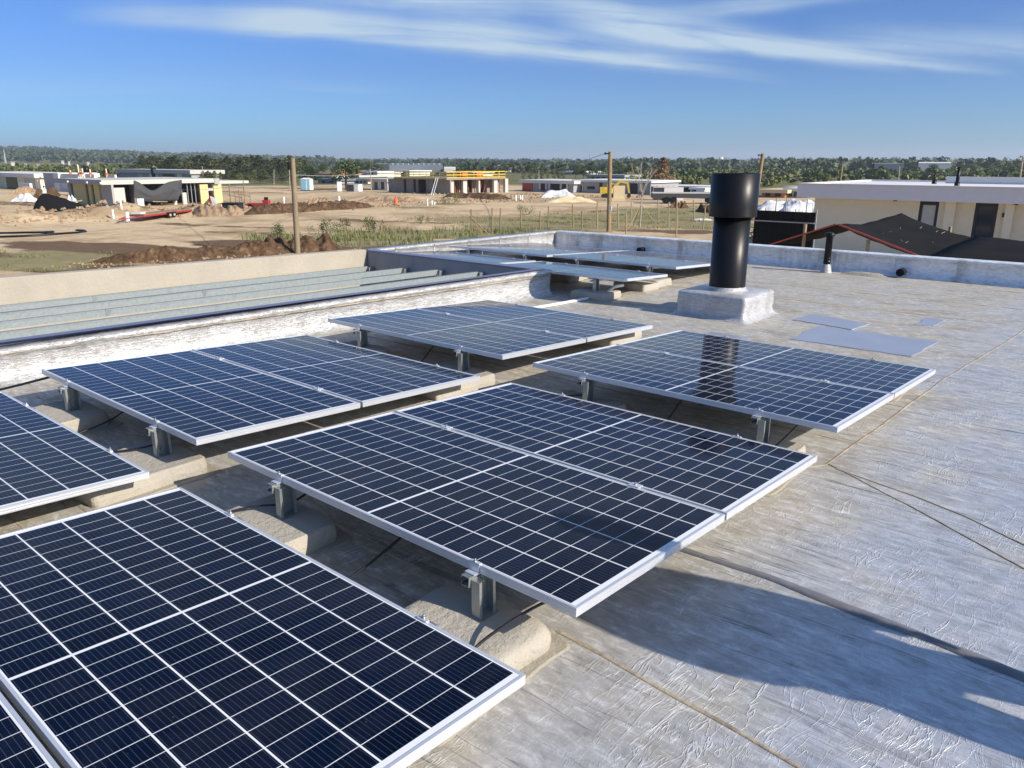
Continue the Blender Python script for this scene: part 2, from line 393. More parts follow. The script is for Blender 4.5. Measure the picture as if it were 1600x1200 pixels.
# ------------------------------------------------------------------ the roof we stand on
SK = .085                                              # the courtyard runs slightly askew to the panels
def near_x(y): return -6.60+.10*(y-8.3)
YE = 8.32                                              # south face of the courtyard end wall
b = MB()
def quad(mb, pts, z, mi=0): mb.add([(x, y, z) for x, y in pts], [tuple(range(len(pts)))], mi)
quad(b, [(near_x(-9)-.05, -9), (14, -9), (14, 13.62), (-6.7, 13.62), (-6.7, 8.3), (near_x(8.3)-.05, 8.3)], 0)
quad(b, [(-6.7, 8.42), (-6.7, 13.62), (-10.5, 13.62), (-10.5, 8.42)], 0)
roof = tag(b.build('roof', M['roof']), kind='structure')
b = MB()
def patch(name, pts, z, m):
    mb = MB(); n = len(pts)
    e = []
    for i, (x, y) in enumerate(pts):
        x2, y2 = pts[(i+1) % n]
        for k in range(8):
            f = k/8; j = .012
            e.append((x+(x2-x)*f+random.uniform(-j, j), y+(y2-y)*f+random.uniform(-j, j)))
    m_ = len(e); vs = [(x, y, z) for x, y in e]+[(x, y, .0005) for x, y in e]
    mb.add(vs, [tuple(range(m_))]+[(i, m_+i, m_+(i+1) % m_, (i+1) % m_) for i in range(m_)])
    return mb.build(name, m, roof)
patch('membrane_patch', [(-2.96, 7.86), (-1.80, 7.86), (-1.76, 8.74), (-2.98, 8.70)], .006, M['foil'])['label'] = 'largest blue grey patch of new foil'
patch('membrane_patch', [(-3.33, 8.86), (-2.62, 8.75), (-2.58, 9.20), (-3.30, 9.38)], .0085, M['foil'])
patch('membrane_patch', [(-2.18, 9.52), (-2.0, 9.54), (-1.99, 10.03), (-2.19, 10.02)], .005, M['foil'])
patch('membrane_patch', [(-3.75, 7.35), (-3.28, 7.33), (-3.26, 7.62), (-3.74, 7.64)], .005, M['foil'])
def seam(pts, w, h, m, lbl=None):
    out = []
    for i in range(len(pts)-1):
        a, c = Vector(pts[i]), Vector(pts[i+1]); n = max(2, int((c-a).length/.08))
        for k in range(n): out.append(a+(c-a)*(k/n))
    out.append(Vector(pts[-1])); secs = []
    for i, p in enumerate(out):
        d = (out[min(i+1, len(out)-1)]-out[max(i-1, 0)]).normalized(); r = Vector((-d.y, d.x, 0))
        ww = w*(1+.45*noise.noise((p.x*5, p.y*5, 3))); hh = h*(1+.5*noise.noise((p.x*4, p.y*4, 8)))
        off = r*.012*noise.noise((p.x*2.5, p.y*2.5, 1))
        q = Vector((p.x, p.y, 0))+off
        secs.append([q+r*(ww*math.cos(a))+Vector((0, 0, .0006+hh*math.sin(a))) for a in [math.pi*j/6 for j in range(7)]])
    mb = MB().loft(secs, smooth=True, caps=False)
    o = mb.build('seam', m, roof)
    if lbl: o['label'] = lbl
    return o
seam([(-1.60, 2.13), (-1.05, 2.09), (-.6, 2.05), (2, 1.98), (9, 1.9)], .009, .004, M['seam'])
seam([(-1.75, 3.04), (-1.14, 3.06), (-.55, 3.03), (.2, 2.96), (3, 2.9), (9, 2.85)], .026, .014, M['fold'], 'long dark raised fold in the foil')
seam([(-1.42, 4.60), (-.9, 4.30), (-.3, 3.90), (.6, 3.55), (4, 3.2)], .006, .004, M['seam'])
seam([(-1.36, 4.55), (-.9, 4.44), (-.62, 4.33), (-.33, 4.17), (.5, 3.85), (4, 3.6)], .006, .004, M['seam'])
seam([(-1.72, 4.12), (-1.43, 4.58), (-1.40, 5.6), (-1.37, 7.2), (-1.22, 9.4), (-1.12, 12.9)], .007, .003, M['seam'])
seam([(-.35, 4.9), (-.34, 5.35), (-.33, 6.2)], .012, .004, M['foil'])
seam([(-4.2, 4.14), (-1.72, 4.13)], .009, .005, M['seam'])
for yy in (1.05, 5.05, 6.1, 7.0, 10.2, 11.4): seam([(-6.6, yy), (-1.4, yy+.03)], .008, .003, M['seam'])

# parapets: rounded fillet at the foot, rolled lip at the top
def prof(h, th, fil=.10, lip=.030, base=G):
    p = [(fil, .001)]
    for k in range(1, 6):
        a = math.pi/2*k/5; p.append((fil*(1-math.sin(a)), fil*(1-math.cos(a))+.001))
    p += [(0, h*.55), (.004, h-.06), (lip, h-.045), (lip+.008, h-.022), (lip-.004, h-.004), (-.02, h), (-th, h), (-th, base), (-th+.1, base), (-.02, -.02)]
    return p
def parapet(name, label, pts, nrm, th, mat, step=.12, rough=.007, foil=False, fil=.10, rsd=0):
    """pts: (x, y, height) along the inner face; nrm: inward direction"""
    root = thing(name, label, 'parapet', (pts[0][0], pts[0][1], 0))
    P0 = Vector((pts[0][0], pts[0][1], 0)); secs = []; N = Vector((*nrm, 0)).normalized()
    for i in range(len(pts)-1):
        a, c = Vector(pts[i]), Vector(pts[i+1]); n = max(1, int((c-a).length/step))
        for k in range(n+(i == len(pts)-2)):
            q = a+(c-a)*(k/n); s = []
            for j, (d, z) in enumerate(prof(q.z, th, fil)):
                w = rough*(noise.noise((q.x*2.3+rsd, q.y*2.3, z*4))+.6*noise.noise((q.x*7, q.y*7+rsd, z*9))) if 0 < j < 12 else 0
                s.append(Vector((q.x, q.y, 0))-P0+N*(d+w)+Vector((0, 0, z+(w*.5 if j > 5 else 0))))
            secs.append(s)
    MB().loft(secs, smooth=True).build('wall', mat, root)
    # lapped vertical joints in the sheet
    L = sum((Vector(pts[i+1])-Vector(pts[i])).length for i in range(len(pts)-1))
    a, c = Vector(pts[0]), Vector(pts[-1]); k = .55
    while k < min(L, 16) and not foil:
        q = a+(c-a)*(k/L); d = (c-a).normalized(); d.z = 0
        sc = []
        for e in (-.022, .022):
            s = []
            for (dd, z) in prof(q.z, th, fil)[1:11]:
                s.append(Vector((q.x, q.y, 0))-P0+d*e+N*(dd+.012)+Vector((0, 0, z+.002)))
            sc.append(s)
        MB().loft(sc, smooth=False, caps=False).build('lap_joint', mat, root)
        k += 1.0+.12*math.sin(k*7)
    if foil:
        mb = MB(); tp = []
        for i in range(150):
            q = a+(c-a)*(i/149); tp.append(Vector((q.x, q.y, 0))-P0+N*(.012)+Vector((0, 0, q.z-.075+.016*noise.noise((q.y*1.7, 3, 0))+.008*noise.noise((q.y*6, 5, 0)))))
        mb.tube(tp, .008, 5); mb.build('lap_edge', M['seam'], root)
        sc = []
        for i in range(41):
            q = a+(c-a)*(i/40); j = .018*noise.noise((q.y*3, 2, 1))
            sc.append([Vector((q.x, q.y, 0))-P0+N*(-.055+j)+Vector((0, 0, q.z+.012)), Vector((q.x, q.y, 0))-P0+N*(-th-.006)+Vector((0, 0, q.z+.012)),
                       Vector((q.x, q.y, 0))-P0+N*(-th-.006)+Vector((0, 0, q.z-.03))])
        MB().loft(sc, caps=False).build('coping', M['coping'], root)
    return root
parapet('parapet_wall', 'low grey white membrane parapet along the back of the roof behind the chimney pipe', [(-10.42, 13.50, .335), (14, 13.58, .345)], (0, -1), .20, M['parapet2'], rough=.006, rsd=4)
parapet('parapet_wall', 'short sunlit white parapet at the far left corner behind the farthest panels', [(-10.42, 8.40, .345), (-10.42, 13.50, .335)], (1, 0), .20, M['parapet'], rsd=9)
parapet('parapet_wall', 'long sunlit white crinkled parapet between the panels and the steel beams', [(near_x(-9), -9, .27), (near_x(2), 2, .285), (near_x(8.3)+.03, 8.40, .345)], (1, -.10), .165, M['parapet'], rough=.014, foil=True, fil=.11, rsd=2)
root = thing('end_wall', 'shaded grey concrete wall closing the beam courtyard at its far end', 'wall', (-8.6, YE, 0))
MB().box((-1.82, .0, G), (1.83, .16, .325)).build('wall', M['conc_grey'], root)
MB().box((-1.83, -.012, .327), (1.82, .17, .345)).build('coping', M['coping'], root)
w = [(-10.40+SK*(y-8.3), y) for y in (-9, 8.3)]
root = thing('courtyard_wall', 'long cream concrete wall on the far side of the steel beams', 'wall', (-10.4, 8.3, 0))
mb = MB(); (xa, ya), (xb, yb) = w
za, zb = .52, .355
vs = [(xa+10.4, ya-8.3, G), (xb+10.4, yb-8.3, G), (xb+10.4, yb-8.3, zb), (xa+10.4, ya-8.3, za)]
vs += [(x-.18, y, z) for x, y, z in vs]
mb.add(vs, [(0, 1, 2, 3), (5, 4, 7, 6), (3, 2, 6, 7), (1, 0, 4, 5), (4, 0, 3, 7), (1, 5, 6, 2)])
mb.build('wall', M['conc'], root, bevel=.006)
b = MB(); quad(b, [(-12.2, -9), (near_x(-9)-.3, -9), (near_x(8.3)-.2, 8.3), (-10.4, 8.3)], G+.06)
tag(b.build('courtyard_floor', M['conc_grey']), kind='structure')
# steel beams over the courtyard
BE = [(-10.25, .095), (-9.375, .145), (-8.57, .19), (-7.73, .235)]
BL = ['steel channel beam farthest from the panels beside the cream wall', 'second steel beam from the cream wall', 'third steel beam from the cream wall, one away from the white parapet', 'steel channel beam nearest to the white parapet']
for i, ((xe, zt), lb) in enumerate(zip(BE, BL)):
    root = thing('steel_beam', lb, 'beam', (xe, 8.2, 0), group='galvanised beams over the courtyard')
    xs = xe-SK*17.2; h, wd, th = .078, .055, .006
    def ch(y, x, cut=0):
        return [Vector((x-xe, y-8.2, zt-h)), Vector((x-xe, y-8.2+cut, zt)), Vector((x-xe-wd, y-8.2+cut, zt)), Vector((x-xe-wd, y-8.2, zt-h))]
    MB().loft([ch(-9, xs), ch(8.14, xe, .05)], close=True).build('channel', M['beam'], root)
    MB().box((-.075, .0, zt-.10), (.02, .118, zt-.015)).build('bracket', M['steel'], root)
    if i in (0, 1, 2):
        yy = (-4.2, -3.2, -4.7)[i]; xx = SK*yy
        MB().box((xx+.001, yy-.03, zt-h), (xx+.004, yy+.03, zt+.002)).build('splice_plate', M['steel'], root)

# ------------------------------------------------------------------ chimney, vents, outlets
root = thing('chimney', 'tall black chimney pipe with a wider collar on a white membrane plinth', 'chimney', (-4.11, 8.71, 0))
mb = MB(); pb = []
def rr(x0, x1, y0, y1, z, r=.05):
    out = []
    for cx_, cy_, a0 in ((x1-r, y1-r, 0), (x0+r, y1-r, 90), (x0+r, y0+r, 180), (x1-r, y0+r, 270)):
        for k in range(5):
            a = R_(a0+k*22.5); out.append(Vector((cx_+r*math.cos(a), cy_+r*math.sin(a), z)))
    return out
secs = []
for e, z in ((.07, .001), (.03, .02), (.008, .055), (0, .10), (.006, .17), (.0, .24), (.004, .270), (-.012, .290), (-.2, .296)):
    q = rr(-.44-e, .43+e, -.41-e, .41+e, z)
    secs.append([v+Vector((.010*noise.noise((v.x*5, v.y*5, v.z*6)), .010*noise.noise((v.y*5, v.x*5, 4+v.z*6)), 0)) for v in q])
mb.loft(secs, smooth=True, close=True); mb.build('plinth', M['plinth'], root)
MB().lathe([(.205, .29), (.215, .31), (.212, .40), (.212, 1.18), (.20, 1.18)], 48).build('pipe', M['black'], root)
MB().lathe([(.213, 1.175), (.272, 1.16), (.274, 1.17), (.274, 1.645), (.262, 1.65), (.255, 1.64), (.255, 1.25), (.20, 1.2)], 48).build('collar', M['black'], root)
MB().lathe([(.262, .292), (.232, .30), (.222, .325), (.216, .345)], 40).build('flashing', M['parapet'], root)
root = thing('vent_pipe', 'thin black vent pipe with ring collars standing before the back parapet', 'pipe', (-4.50, 13.22, 0))
MB().lathe([(.10, .001), (.085, .03), (.07, .12), (.062, .14)], 24).build('sleeve', M['parapet'], root)
MB().lathe([(.055, .10), (.055, .60), (.075, .60), (.078, .605), (.078, .635), (.066, .655), (.05, .66), (.0, .66)], 24).build('pipe', M['black'], root)
MB().lathe([(.056, .16), (.062, .165), (.062, .19), (.056, .195), (.056, .22), (.061, .225), (.061, .245), (.056, .25)], 24).build('collar', M['black'], root)
for lb, px, py, s in (('black round roof outlet at the foot of the back parapet right of the vent pipe', 1408, 434, .062), ('black roof outlet in the back parapet behind the far panels', 1003, 393, .06)):
    p = aty(px, py, 13.42)
    root = thing('roof_outlet', lb, 'drain outlet', (p.x, 13.37, max(.09, p.z)))
    mb = MB(); n = 20
    mb.tube([(0, -.06, 0), (0, .08, 0)], s, 20, cap=False); mb.build('pipe', M['black'], root)
    mb = MB(); mb.tube([(0, .02, 0), (0, .022, 0)], s*.95, 20); mb.build('mouth', M['dark'], root)
# mortar heap by the parapet
# ------------------------------------------------------------------ solar tables
L_, W_, GAP, TILT = 2.279, 1.134, .02, R_(2.81)
LIP = .011
def make_panel():
    root = thing('solar_panel', 'x', 'solar panel')
    mb = MB()
    def ring(o, i, z0, z1):
        a = [(o, o), (L_-o, o), (L_-o, W_-o), (o, W_-o)]; c = [(i, i), (L_-i, i), (L_-i, W_-i), (i, W_-i)]
        vs = [(x, y, z1) for x, y in a]+[(x, y, z1) for x, y in c]+[(x, y, z0) for x, y in a]+[(x, y, z0) for x, y in c]
        fs = []
        for k in range(4):
            n = (k+1) % 4
            fs += [(k, n, 4+n, 4+k), (8+n, 8+k, 12+k, 12+n), (8+k, 8+n, n, k), (4+k, 4+n, 12+n, 12+k)]
        mb.add(vs, fs)
    ring(0, LIP, -.0105, 0); ring(.0016, .012, -.0125, -.0105); ring(0, .010, -.0235, -.0125); ring(.0016, .012, -.0255, -.0235); ring(0, .028, -.035, -.0255)
    mb.build('frame', M['alu'], root)
    mb = MB(); i = LIP-.0005
    mb.add([(i, i, -.0022), (L_-i, i, -.0022), (L_-i, W_-i, -.0022), (i, W_-i, -.0022)], [(0, 1, 2, 3)])
    mb.add([(i, i, -.0072), (L_-i, i, -.0072), (L_-i, W_-i, -.0072), (i, W_-i, -.0072)], [(3, 2, 1, 0)], 1)
    mb.build('glass', [M['panel'], M['pvc']], root)
    return root
def cchan(mb, a, b, w, h, th=.0035, open_dir=1):
    """C section running a->b along local y; open towards the +-x side"""
    (x, y0, z), y1 = a, b
    s = open_dir
    mb.box((x, y0, z), (x+w, y1, z+th)); mb.box((x, y0, z+h-th), (x+w, y1, z+h))
    xb = x if s > 0 else x+w-th
    mb.box((xb, y0, z+th), (xb+th, y1, z+h-th))
    xo = x+w-th if s > 0 else x
    mb.box((xo, y0, z+th), (xo+th, y1, z+th+.009)); mb.box((xo, y0, z+h-th-.009), (xo+th, y1, z+h-th))
def make_clamp(parent, v, kind, leg=0):
    mb = MB(); z = .0
    if kind == 'mid':
        mb.box((-.03, v-.022, z+.001), (.03, v+.022, z+.005)); mb.box((-.03, v-.006, -.03), (.03, v+.006, z+.001))
    else:
        s = -1 if v < 1 else 1
        mb.box((-.025, v-s*.012, z+.001), (.025, v+s*.004, z+.005)); mb.box((-.025, v+s*.0015, -.034), (.025, v+s*.0045, z+.001))
        mb.box((-.025, v+s*.0045, -.0345), (.025, v+s*.03, -.031))
    c = mb.build('clamp', M['alu'], parent)
    mb = MB(); mb.lathe([(.0, .019), (.004, .019), (.004, .010), (.008, .010), (.008, .0052), (.0, .0052)], 8, (0, v+(0 if kind == 'mid' else (-.010 if v > 1 else .012)*0), 0)); mb.build('bolt', M['steel'], c)
def make_rail(n, z0):
    """rail under the n panels of a table, with its clamps and the leg at its high end; origin at the high edge, top of the frame"""
    vt = n*W_+(n-1)*GAP
    root = thing('mounting_rail', 'x', 'mounting rail')
    mb = MB(); cchan(mb, (-.02, -.055, -.0765), vt+.05, .041, .041, .0025, -1); mb.build('rail', M['steel'], root)
    for k in range(n-1): make_clamp(root, W_+GAP/2, 'mid')
    make_clamp(root, 0, 'end'); make_clamp(root, vt, 'end')
    top = -.045; bot = -(z0-.103)
    mb = MB()
    # leg: upright C post beside the rail, standing plumb on the block (undo the tilt)
    x0 = .0225
    def post(x0, x1, y0, y1, a, c): mb.box((x0, y0, a), (x1, y1, c))
    post(x0, x0+.0035, -.045, .045, bot, top); post(x0+.0035, x0+.042, -.045, -.0415, bot, top); post(x0+.0035, x0+.042, .0415, .045, bot, top)
    post(x0+.0385, x0+.042, -.0415, -.031, bot, top); post(x0+.0385, x0+.042, .031, .0415, bot, top)
    post(x0, x0+.06, -.05, .05, bot-.004, bot)
    lg = mb.build('leg', M['steel'], root); lg.rotation_euler = (TILT, 0, 0)
    for zz in (-.058, bot+.03):
        mb = MB(); mb.tube([(x0+.003, 0, zz), (x0+.016, 0, zz)], .008, 6); mb.tube([(x0+.003, .0, zz), (x0+.024, .0, zz)], .004, 6)
        mb.build('bolt', M['steel'], lg)
    return root
panel0 = make_panel(); rails = {}
used = {'p': False}
def place_panel(x, y, z, label):
    o = panel0 if not used['p'] else copy_tree(panel0); used['p'] = True
    o.location = (x, y, z); o.rotation_euler = (-TILT+random.uniform(-.0006, .0006), random.uniform(-.0005, .0005), 0); o['label'] = label; o['group'] = 'solar panels on the roof'
def place_rail(n, x, y, z, label):
    if n not in rails: rails[n] = make_rail(n, z); o = rails[n]
    else: o = copy_tree(rails[n])
    o.location = (x, y, z); o.rotation_euler = (-TILT, 0, 0); o['label'] = label; o['group'] = 'galvanised rails under the panels'
Z0 = .30
tabs = [  # x, y, panels, words
 (-3.641, -.640, 2, 'the nearest table at bottom left'),
 (-6.238, -.652, 2, 'the table cut by the left photo edge'),
 (-6.221, 1.900, 2, 'the left table beside the white parapet'),
 (-3.641, 1.916, 2, 'the central foreground table'),
 (-6.224, 4.452, 2, 'the middle distance table'),
 (-3.621, 4.434, 2, 'the right table mirroring the chimney'),
 (-10.22, 10.06, 2, 'the farthest table in the back corner'),
 (-7.87, 10.13, 2, 'the far table left of the chimney'),
 (-7.78, 8.60, 1, 'behind the rounded parapet end'),
 (-10.17, 8.58, 1, 'half hidden behind the courtyard end wall'),
]
UL = (.48, 1.80)
for x, y, n, wd in tabs:
    ct, st = math.cos(TILT), math.sin(TILT)
    for k in range(n):
        v = k*(W_+GAP)
        lab = ('higher panel of ' if k == 0 else 'lower panel of ')+wd if n == 2 else 'single grey glinting panel '+wd
        place_panel(x, y+v*ct, Z0-v*st, lab)
    for k, u in enumerate(UL):
        w2 = wd if n == 2 else 'the panel '+wd
        place_rail(n, x+u, y, Z0, ('steel rail at left end of ' if k == 0 else 'steel rail at right end of ')+w2)
# ballast blocks: each carries the leg of one table and the low end of the one before
def make_block(seed, sx=.54, sy=.66, h=.1, rnd=.045):
    rnd = .045 if seed == 6 else .016
    mb = MB(); secs = []
    flat = rnd < .03
    for e, z in (((0, 0), (.003, h*.45), (-.002, h*.93), (-.010, h)) if flat else ((0, 0), (.004, h*.3), (.002, h*.6), (-rnd*.25, h*.86), (-rnd*.7, h*.97), (-rnd*1.6, h))):
        q = rr(-sx/2-e, sx/2+e, -sy/2-e, sy/2+e, z, .02+.012*(seed % 3) if flat else .07)
        dense = []
        for i, v in enumerate(q):
            w = q[(i+1) % len(q)]; m = 9 if (w-v).length > .1 else 1
            for k in range(m): dense.append(v.lerp(w, k/m))
        secs.append([v+Vector((.016*noise.noise((v.x*5, v.y*5, seed+z*5)), .016*noise.noise((v.y*5, v.x*5, seed+9+z*5)), .004*noise.noise((v.x*9, v.y*9, seed)) if z > .5*h else 0)) for v in dense])
    mb.loft(secs, smooth=not flat, close=True)
    return mb
def block(x, y, label, seed, base=True, sx=.54, sy=.66):
    root = thing('ballast_block', label, 'concrete block', (x, y, 0), (0, 0, random.uniform(-.05, .05)), 'concrete ballast blocks under the rails')
    o = make_block(seed, sx, sy).build('block', M['block'], root)
    if base:
        mb = MB(); q = rr(-sx/2-.03, sx/2+.04, -sy/2-.03, sy/2+.06, .007, .05); d = []
        for i, v in enumerate(q):
            w = q[(i+1) % len(q)]; m = 7 if (w-v).length > .1 else 1
            for k in range(m):
                u = v.lerp(w, k/m); d.append(u+Vector((.03*noise.noise((u.x*6, u.y*6, seed)), .03*noise.noise((u.y*6, u.x*6, seed+5)), 0)))
        m_ = len(d); vs = d+[Vector((v.x*1.03, v.y*1.03, .001)) for v in d]
        mb.add(vs, [tuple(range(m_))]+[(i, m_+i, m_+(i+1) % m_, (i+1) % m_) for i in range(m_)])
        mb.build('mortar_bed', M['mortar'], root)
sd = 0
for cx_, cn in ((-3.641, 'right'), (-6.225, 'left')):
    for k, u in enumerate(UL):
        for yy, w1 in ((-.84, 'behind the nearest panel row'), (1.71, 'between first and second panel rows'), (4.25, 'between second and third panel rows'), (6.56, 'beyond the third panel row')):
            sd += 1
            e = 'left' if k == 0 else 'right'
            block(cx_+u+.03, yy, f'concrete block {w1}, {e} rail of the {cn} column', sd)
for x, y, n, wd in tabs[6:]:
    for k, u in enumerate(UL):
        e = 'left' if k == 0 else 'right'
        sd += 1; w2 = wd if n == 2 else 'the panel '+wd
        block(x+u+.03, y+.02, f'concrete block at high {e} leg of {w2}', sd, n == 1, .54, .44)
        sd += 1
        block(x+u+.03, y+n*W_-.10, f'concrete block at low {e} end of {w2}', sd, True, .54, .40)
# cables and conduit
def cable(name, label, pts, r=.006, m='cable', cat='cable'):
    out = []; P = [Vector(p) for p in pts]; P = [P[0]*2-P[1]]+P+[P[-1]*2-P[-2]]
    for i in range(1, len(P)-2):
        for k in range(6):
            t = k/6; a, b_, c, d = P[i-1:i+3]
            out.append(.5*((2*b_)+(-a+c)*t+(2*a-5*b_+4*c-d)*t*t+(-a+3*b_-3*c+d)*t**3))
    out.append(P[-2])
    return tag(MB().tube(out, r, 8).build(name, M[m]), label, cat)
cable('cable', 'black cable rising from the rounded block to the corner of the central table', [(-1.62, 1.60, .06), (-1.66, 1.72, .11), (-1.58, 1.90, .20), (-1.50, 2.05, .25)])
cable('cable', 'black cable with a taped connector under the middle of the central table', [(-2.55, 1.42, .008), (-2.52, 1.62, .012), (-2.46, 1.80, .06), (-2.38, 2.05, .20)], .006)
cable('cable', 'black cable crossing the roof beside the left leg of the central table', [(-3.45, 1.35, .01), (-3.38, 1.55, .10), (-3.28, 1.80, .13), (-3.15, 1.96, .14), (-3.12, 2.1, .2)])
cable('cable', 'thick black cable running from the left table down to the parapet foot', [(-6.85, 1.05, .04), (-6.6, 1.45, .10), (-6.35, 1.75, .18), (-6.15, 2.0, .255)], .009)
cable('cable', 'black cable curling over the block at the left leg of the left table', [(-5.35, 1.35, .02), (-5.33, 1.55, .02), (-5.32, 1.75, .04), (-5.28, 1.98, .10), (-5.2, 2.1, .2)])
cable('cable', 'black cable at the foot of the right leg of the left table', [(-4.75, 1.50, .11), (-4.62, 1.70, .11), (-4.50, 1.87, .13), (-4.47, 1.98, .16)])
cable('cable', 'black cable hanging under the middle distance table', [(-5.05, 3.9, .01), (-5.0, 4.2, .02), (-4.93, 4.42, .05), (-4.9, 4.6, .2)])
cable('cable', 'black cable under the middle of the right table', [(-2.55, 3.7, .01), (-2.5, 4.1, .012), (-2.47, 4.35, .03), (-2.44, 4.6, .2)])
cable('cable', 'black cable lying by the left leg of the right table', [(-3.75, 4.0, .01), (-3.55, 4.20, .012), (-3.3, 4.32, .11), (-3.13, 4.45, .14)])
cable('cable', 'black cable dropping from the front corner of the right table', [(-1.70, 4.30, .015), (-1.72, 4.36, .05), (-1.66, 4.5, .15), (-1.6, 4.6, .25)])
o = cable('wire_bundle', 'frayed taped connector on the cable under the central table', [(-2.545, 1.45, .016), (-2.52, 1.62, .020), (-2.49, 1.74, .045)], .011)
cable('conduit', 'white plastic conduit pipe running across the roof to the far panels', [(-6.15, 6.8, .022), (-6.01, 7.50, .022), (-5.92, 8.45, .022), (-5.86, 8.62, .03), (-5.80, 8.72, .10), (-5.74, 8.75, .155), (-5.7, 8.9, .165)], .020, 'pvc', 'pipe')

# ------------------------------------------------------------------ the building site: ground
def lin(v, a, b): return max(0., min(1., (v-a)/(b-a)))
def sm(v, a, b): t = lin(v, a, b); return t*t*(3-2*t)
def pxaz(px):                                         # compass direction of an image column
    d = ray(px, 252); return math.degrees(math.atan2(d.x, d.y))
def ell(x, y, c, a, b, rot=0):
    dx, dy = x-c[0], y-c[1]; cs, sn = math.cos(rot), math.sin(rot)
    u, v = (dx*cs+dy*sn)/a, (-dx*sn+dy*cs)/b
    return max(0., 1-(u*u+v*v))
def seg(x, y, p, q):
    dx, dy = q[0]-p[0], q[1]-p[1]; L2 = dx*dx+dy*dy
    t = max(0, min(1, ((x-p[0])*dx+(y-p[1])*dy)/L2)); return math.hypot(x-p[0]-t*dx, y-p[1]-t*dy), t
def P2(px, py): p = at(px, py); return (p.x, p.y)
banks = [  # pixel line, width m, height m, darkness
 (P2(-60, 349), P2(180, 341), 2.8, 1.2, .50), (P2(180, 341), P2(310, 334), 2.2, .9, .55), (P2(300, 331), P2(400, 333), 2.2, .7, .55),
 (P2(560, 309), P2(650, 311), 2.5, .5, .3), (P2(690, 311), P2(900, 313), 2.2, .45, .35), (P2(0, 318), P2(110, 319), 3, .5, .45), (P2(60, 303), P2(100, 304), 4, .5, .3), (P2(150, 306), P2(100, 308), 4, .5, .6)]
grassy = [(P2(560, 378), 8, 4, .6), (P2(700, 366), 10, 5, .6), (P2(110, 402), 7, 2.2, .2), (P2(20, 412), 6, 2.5, .2), (P2(860, 352), 9, 8, .8), (P2(1000, 340), 15, 9, .8), (P2(1080, 330), 12, 9, .7), (P2(1090, 352), 7, 6, .7), (P2(780, 343), 9, 5, .7), (P2(470, 372), 5, 3, .4), (P2(700, 319), 4, 2.2, .4), (P2(650, 325), 5, 2, .4)]
darks = [(P2(250, 397), 18, 4.2, .25, .9), (P2(480, 386), 12, 3.6, .3, .9), (P2(60, 412), 16, 3.2, .2, .8), (P2(420, 366), 14, 2.2, .3, .4), (P2(560, 345), 18, 2.2, .4, .42), (P2(330, 352), 16, 1.8, .3, .42), (P2(480, 294), 40, 5, .5, .5), (P2(620, 296), 30, 4, .6, .55), (P2(60, 322), 14, 2.4, .2, .5), (P2(350, 300), 26, 4, .3, .45), (P2(1060, 362), 9, 3, .5, .5), (P2(140, 309), 16, 3, .2, .6), (P2(850, 300), 25, 3, .6, .5), (P2(900, 330), 14, 3, .7, .35)]
def hill(az, r):
    # wooded ridge on the left, lower swell to the right
    e = 20*(1-sm(az, pxaz(40), pxaz(470)))+7+1.5*math.sin(az*1.3)+2.5*math.sin(az*.41+1)
    return e*sm(r, 650, 2300)
def gz(x, y):
    r = math.hypot(x, y); az = math.degrees(math.atan2(x, y))
    z = G+.10*noise.noise((x*.05, y*.05, 0))*min(1, r/30)+.06*noise.noise((x*.35, y*.35, 2))
    if r < 260:
        for p, q, w, h, d in banks:
            D, t = seg(x, y, p, q)
            if D < w*1.6:
                z += h*math.exp(-(D/w)**2*1.6)*(.75+.5*noise.noise((x*.5, y*.5, 5)))+.12*noise.noise((x*1.3, y*1.3, 3))*math.exp(-(D/w)**2)
    return z+hill(az, r)
azs = list(np.arange(-180, -84, 6.0))+list(np.arange(-84, 4, .2))+list(np.arange(4, 180, 6.0))
rs = [4]; 
while rs[-1] < 7000: rs.append(rs[-1]*(1.022 if 22 < rs[-1] < 330 else 1.07))
vs = []; cov = []
for r in rs:
    for a in azs:
        x, y = r*math.sin(R_(a)), r*math.cos(R_(a))
        vs.append((x, y, gz(x, y)))
        g = d = 0.
        if r < 260:
            for c, a_, b_, rot in grassy: g = max(g, ell(x, y, c, a_, b_, rot)**.6 if ell(x, y, c, a_, b_, rot) > 0 else 0)
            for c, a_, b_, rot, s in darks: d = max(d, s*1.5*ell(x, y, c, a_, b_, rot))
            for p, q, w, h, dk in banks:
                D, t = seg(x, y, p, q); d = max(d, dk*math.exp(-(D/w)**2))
        far = sm(r, 150, 210)
        if a > pxaz(1000): far = max(far, sm(r, 105, 150))
        cov.append((g, d, far))
n = len(azs); b = MB(); m = len(rs)
fs = [(i*n+k, i*n+(k+1) % n, (i+1)*n+(k+1) % n, (i+1)*n+k) for i in range(m-1) for k in range(n)]
fs = [f[::-1] for f in fs]
b.add(vs, fs, 0, True); b.add([(vs[k]) for k in range(n)], [tuple(range(n))][::-1])
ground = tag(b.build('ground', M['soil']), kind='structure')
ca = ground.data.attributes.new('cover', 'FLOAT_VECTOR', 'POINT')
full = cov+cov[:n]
ca.data.foreach_set('vector', np.array(full, dtype=np.float32).ravel())

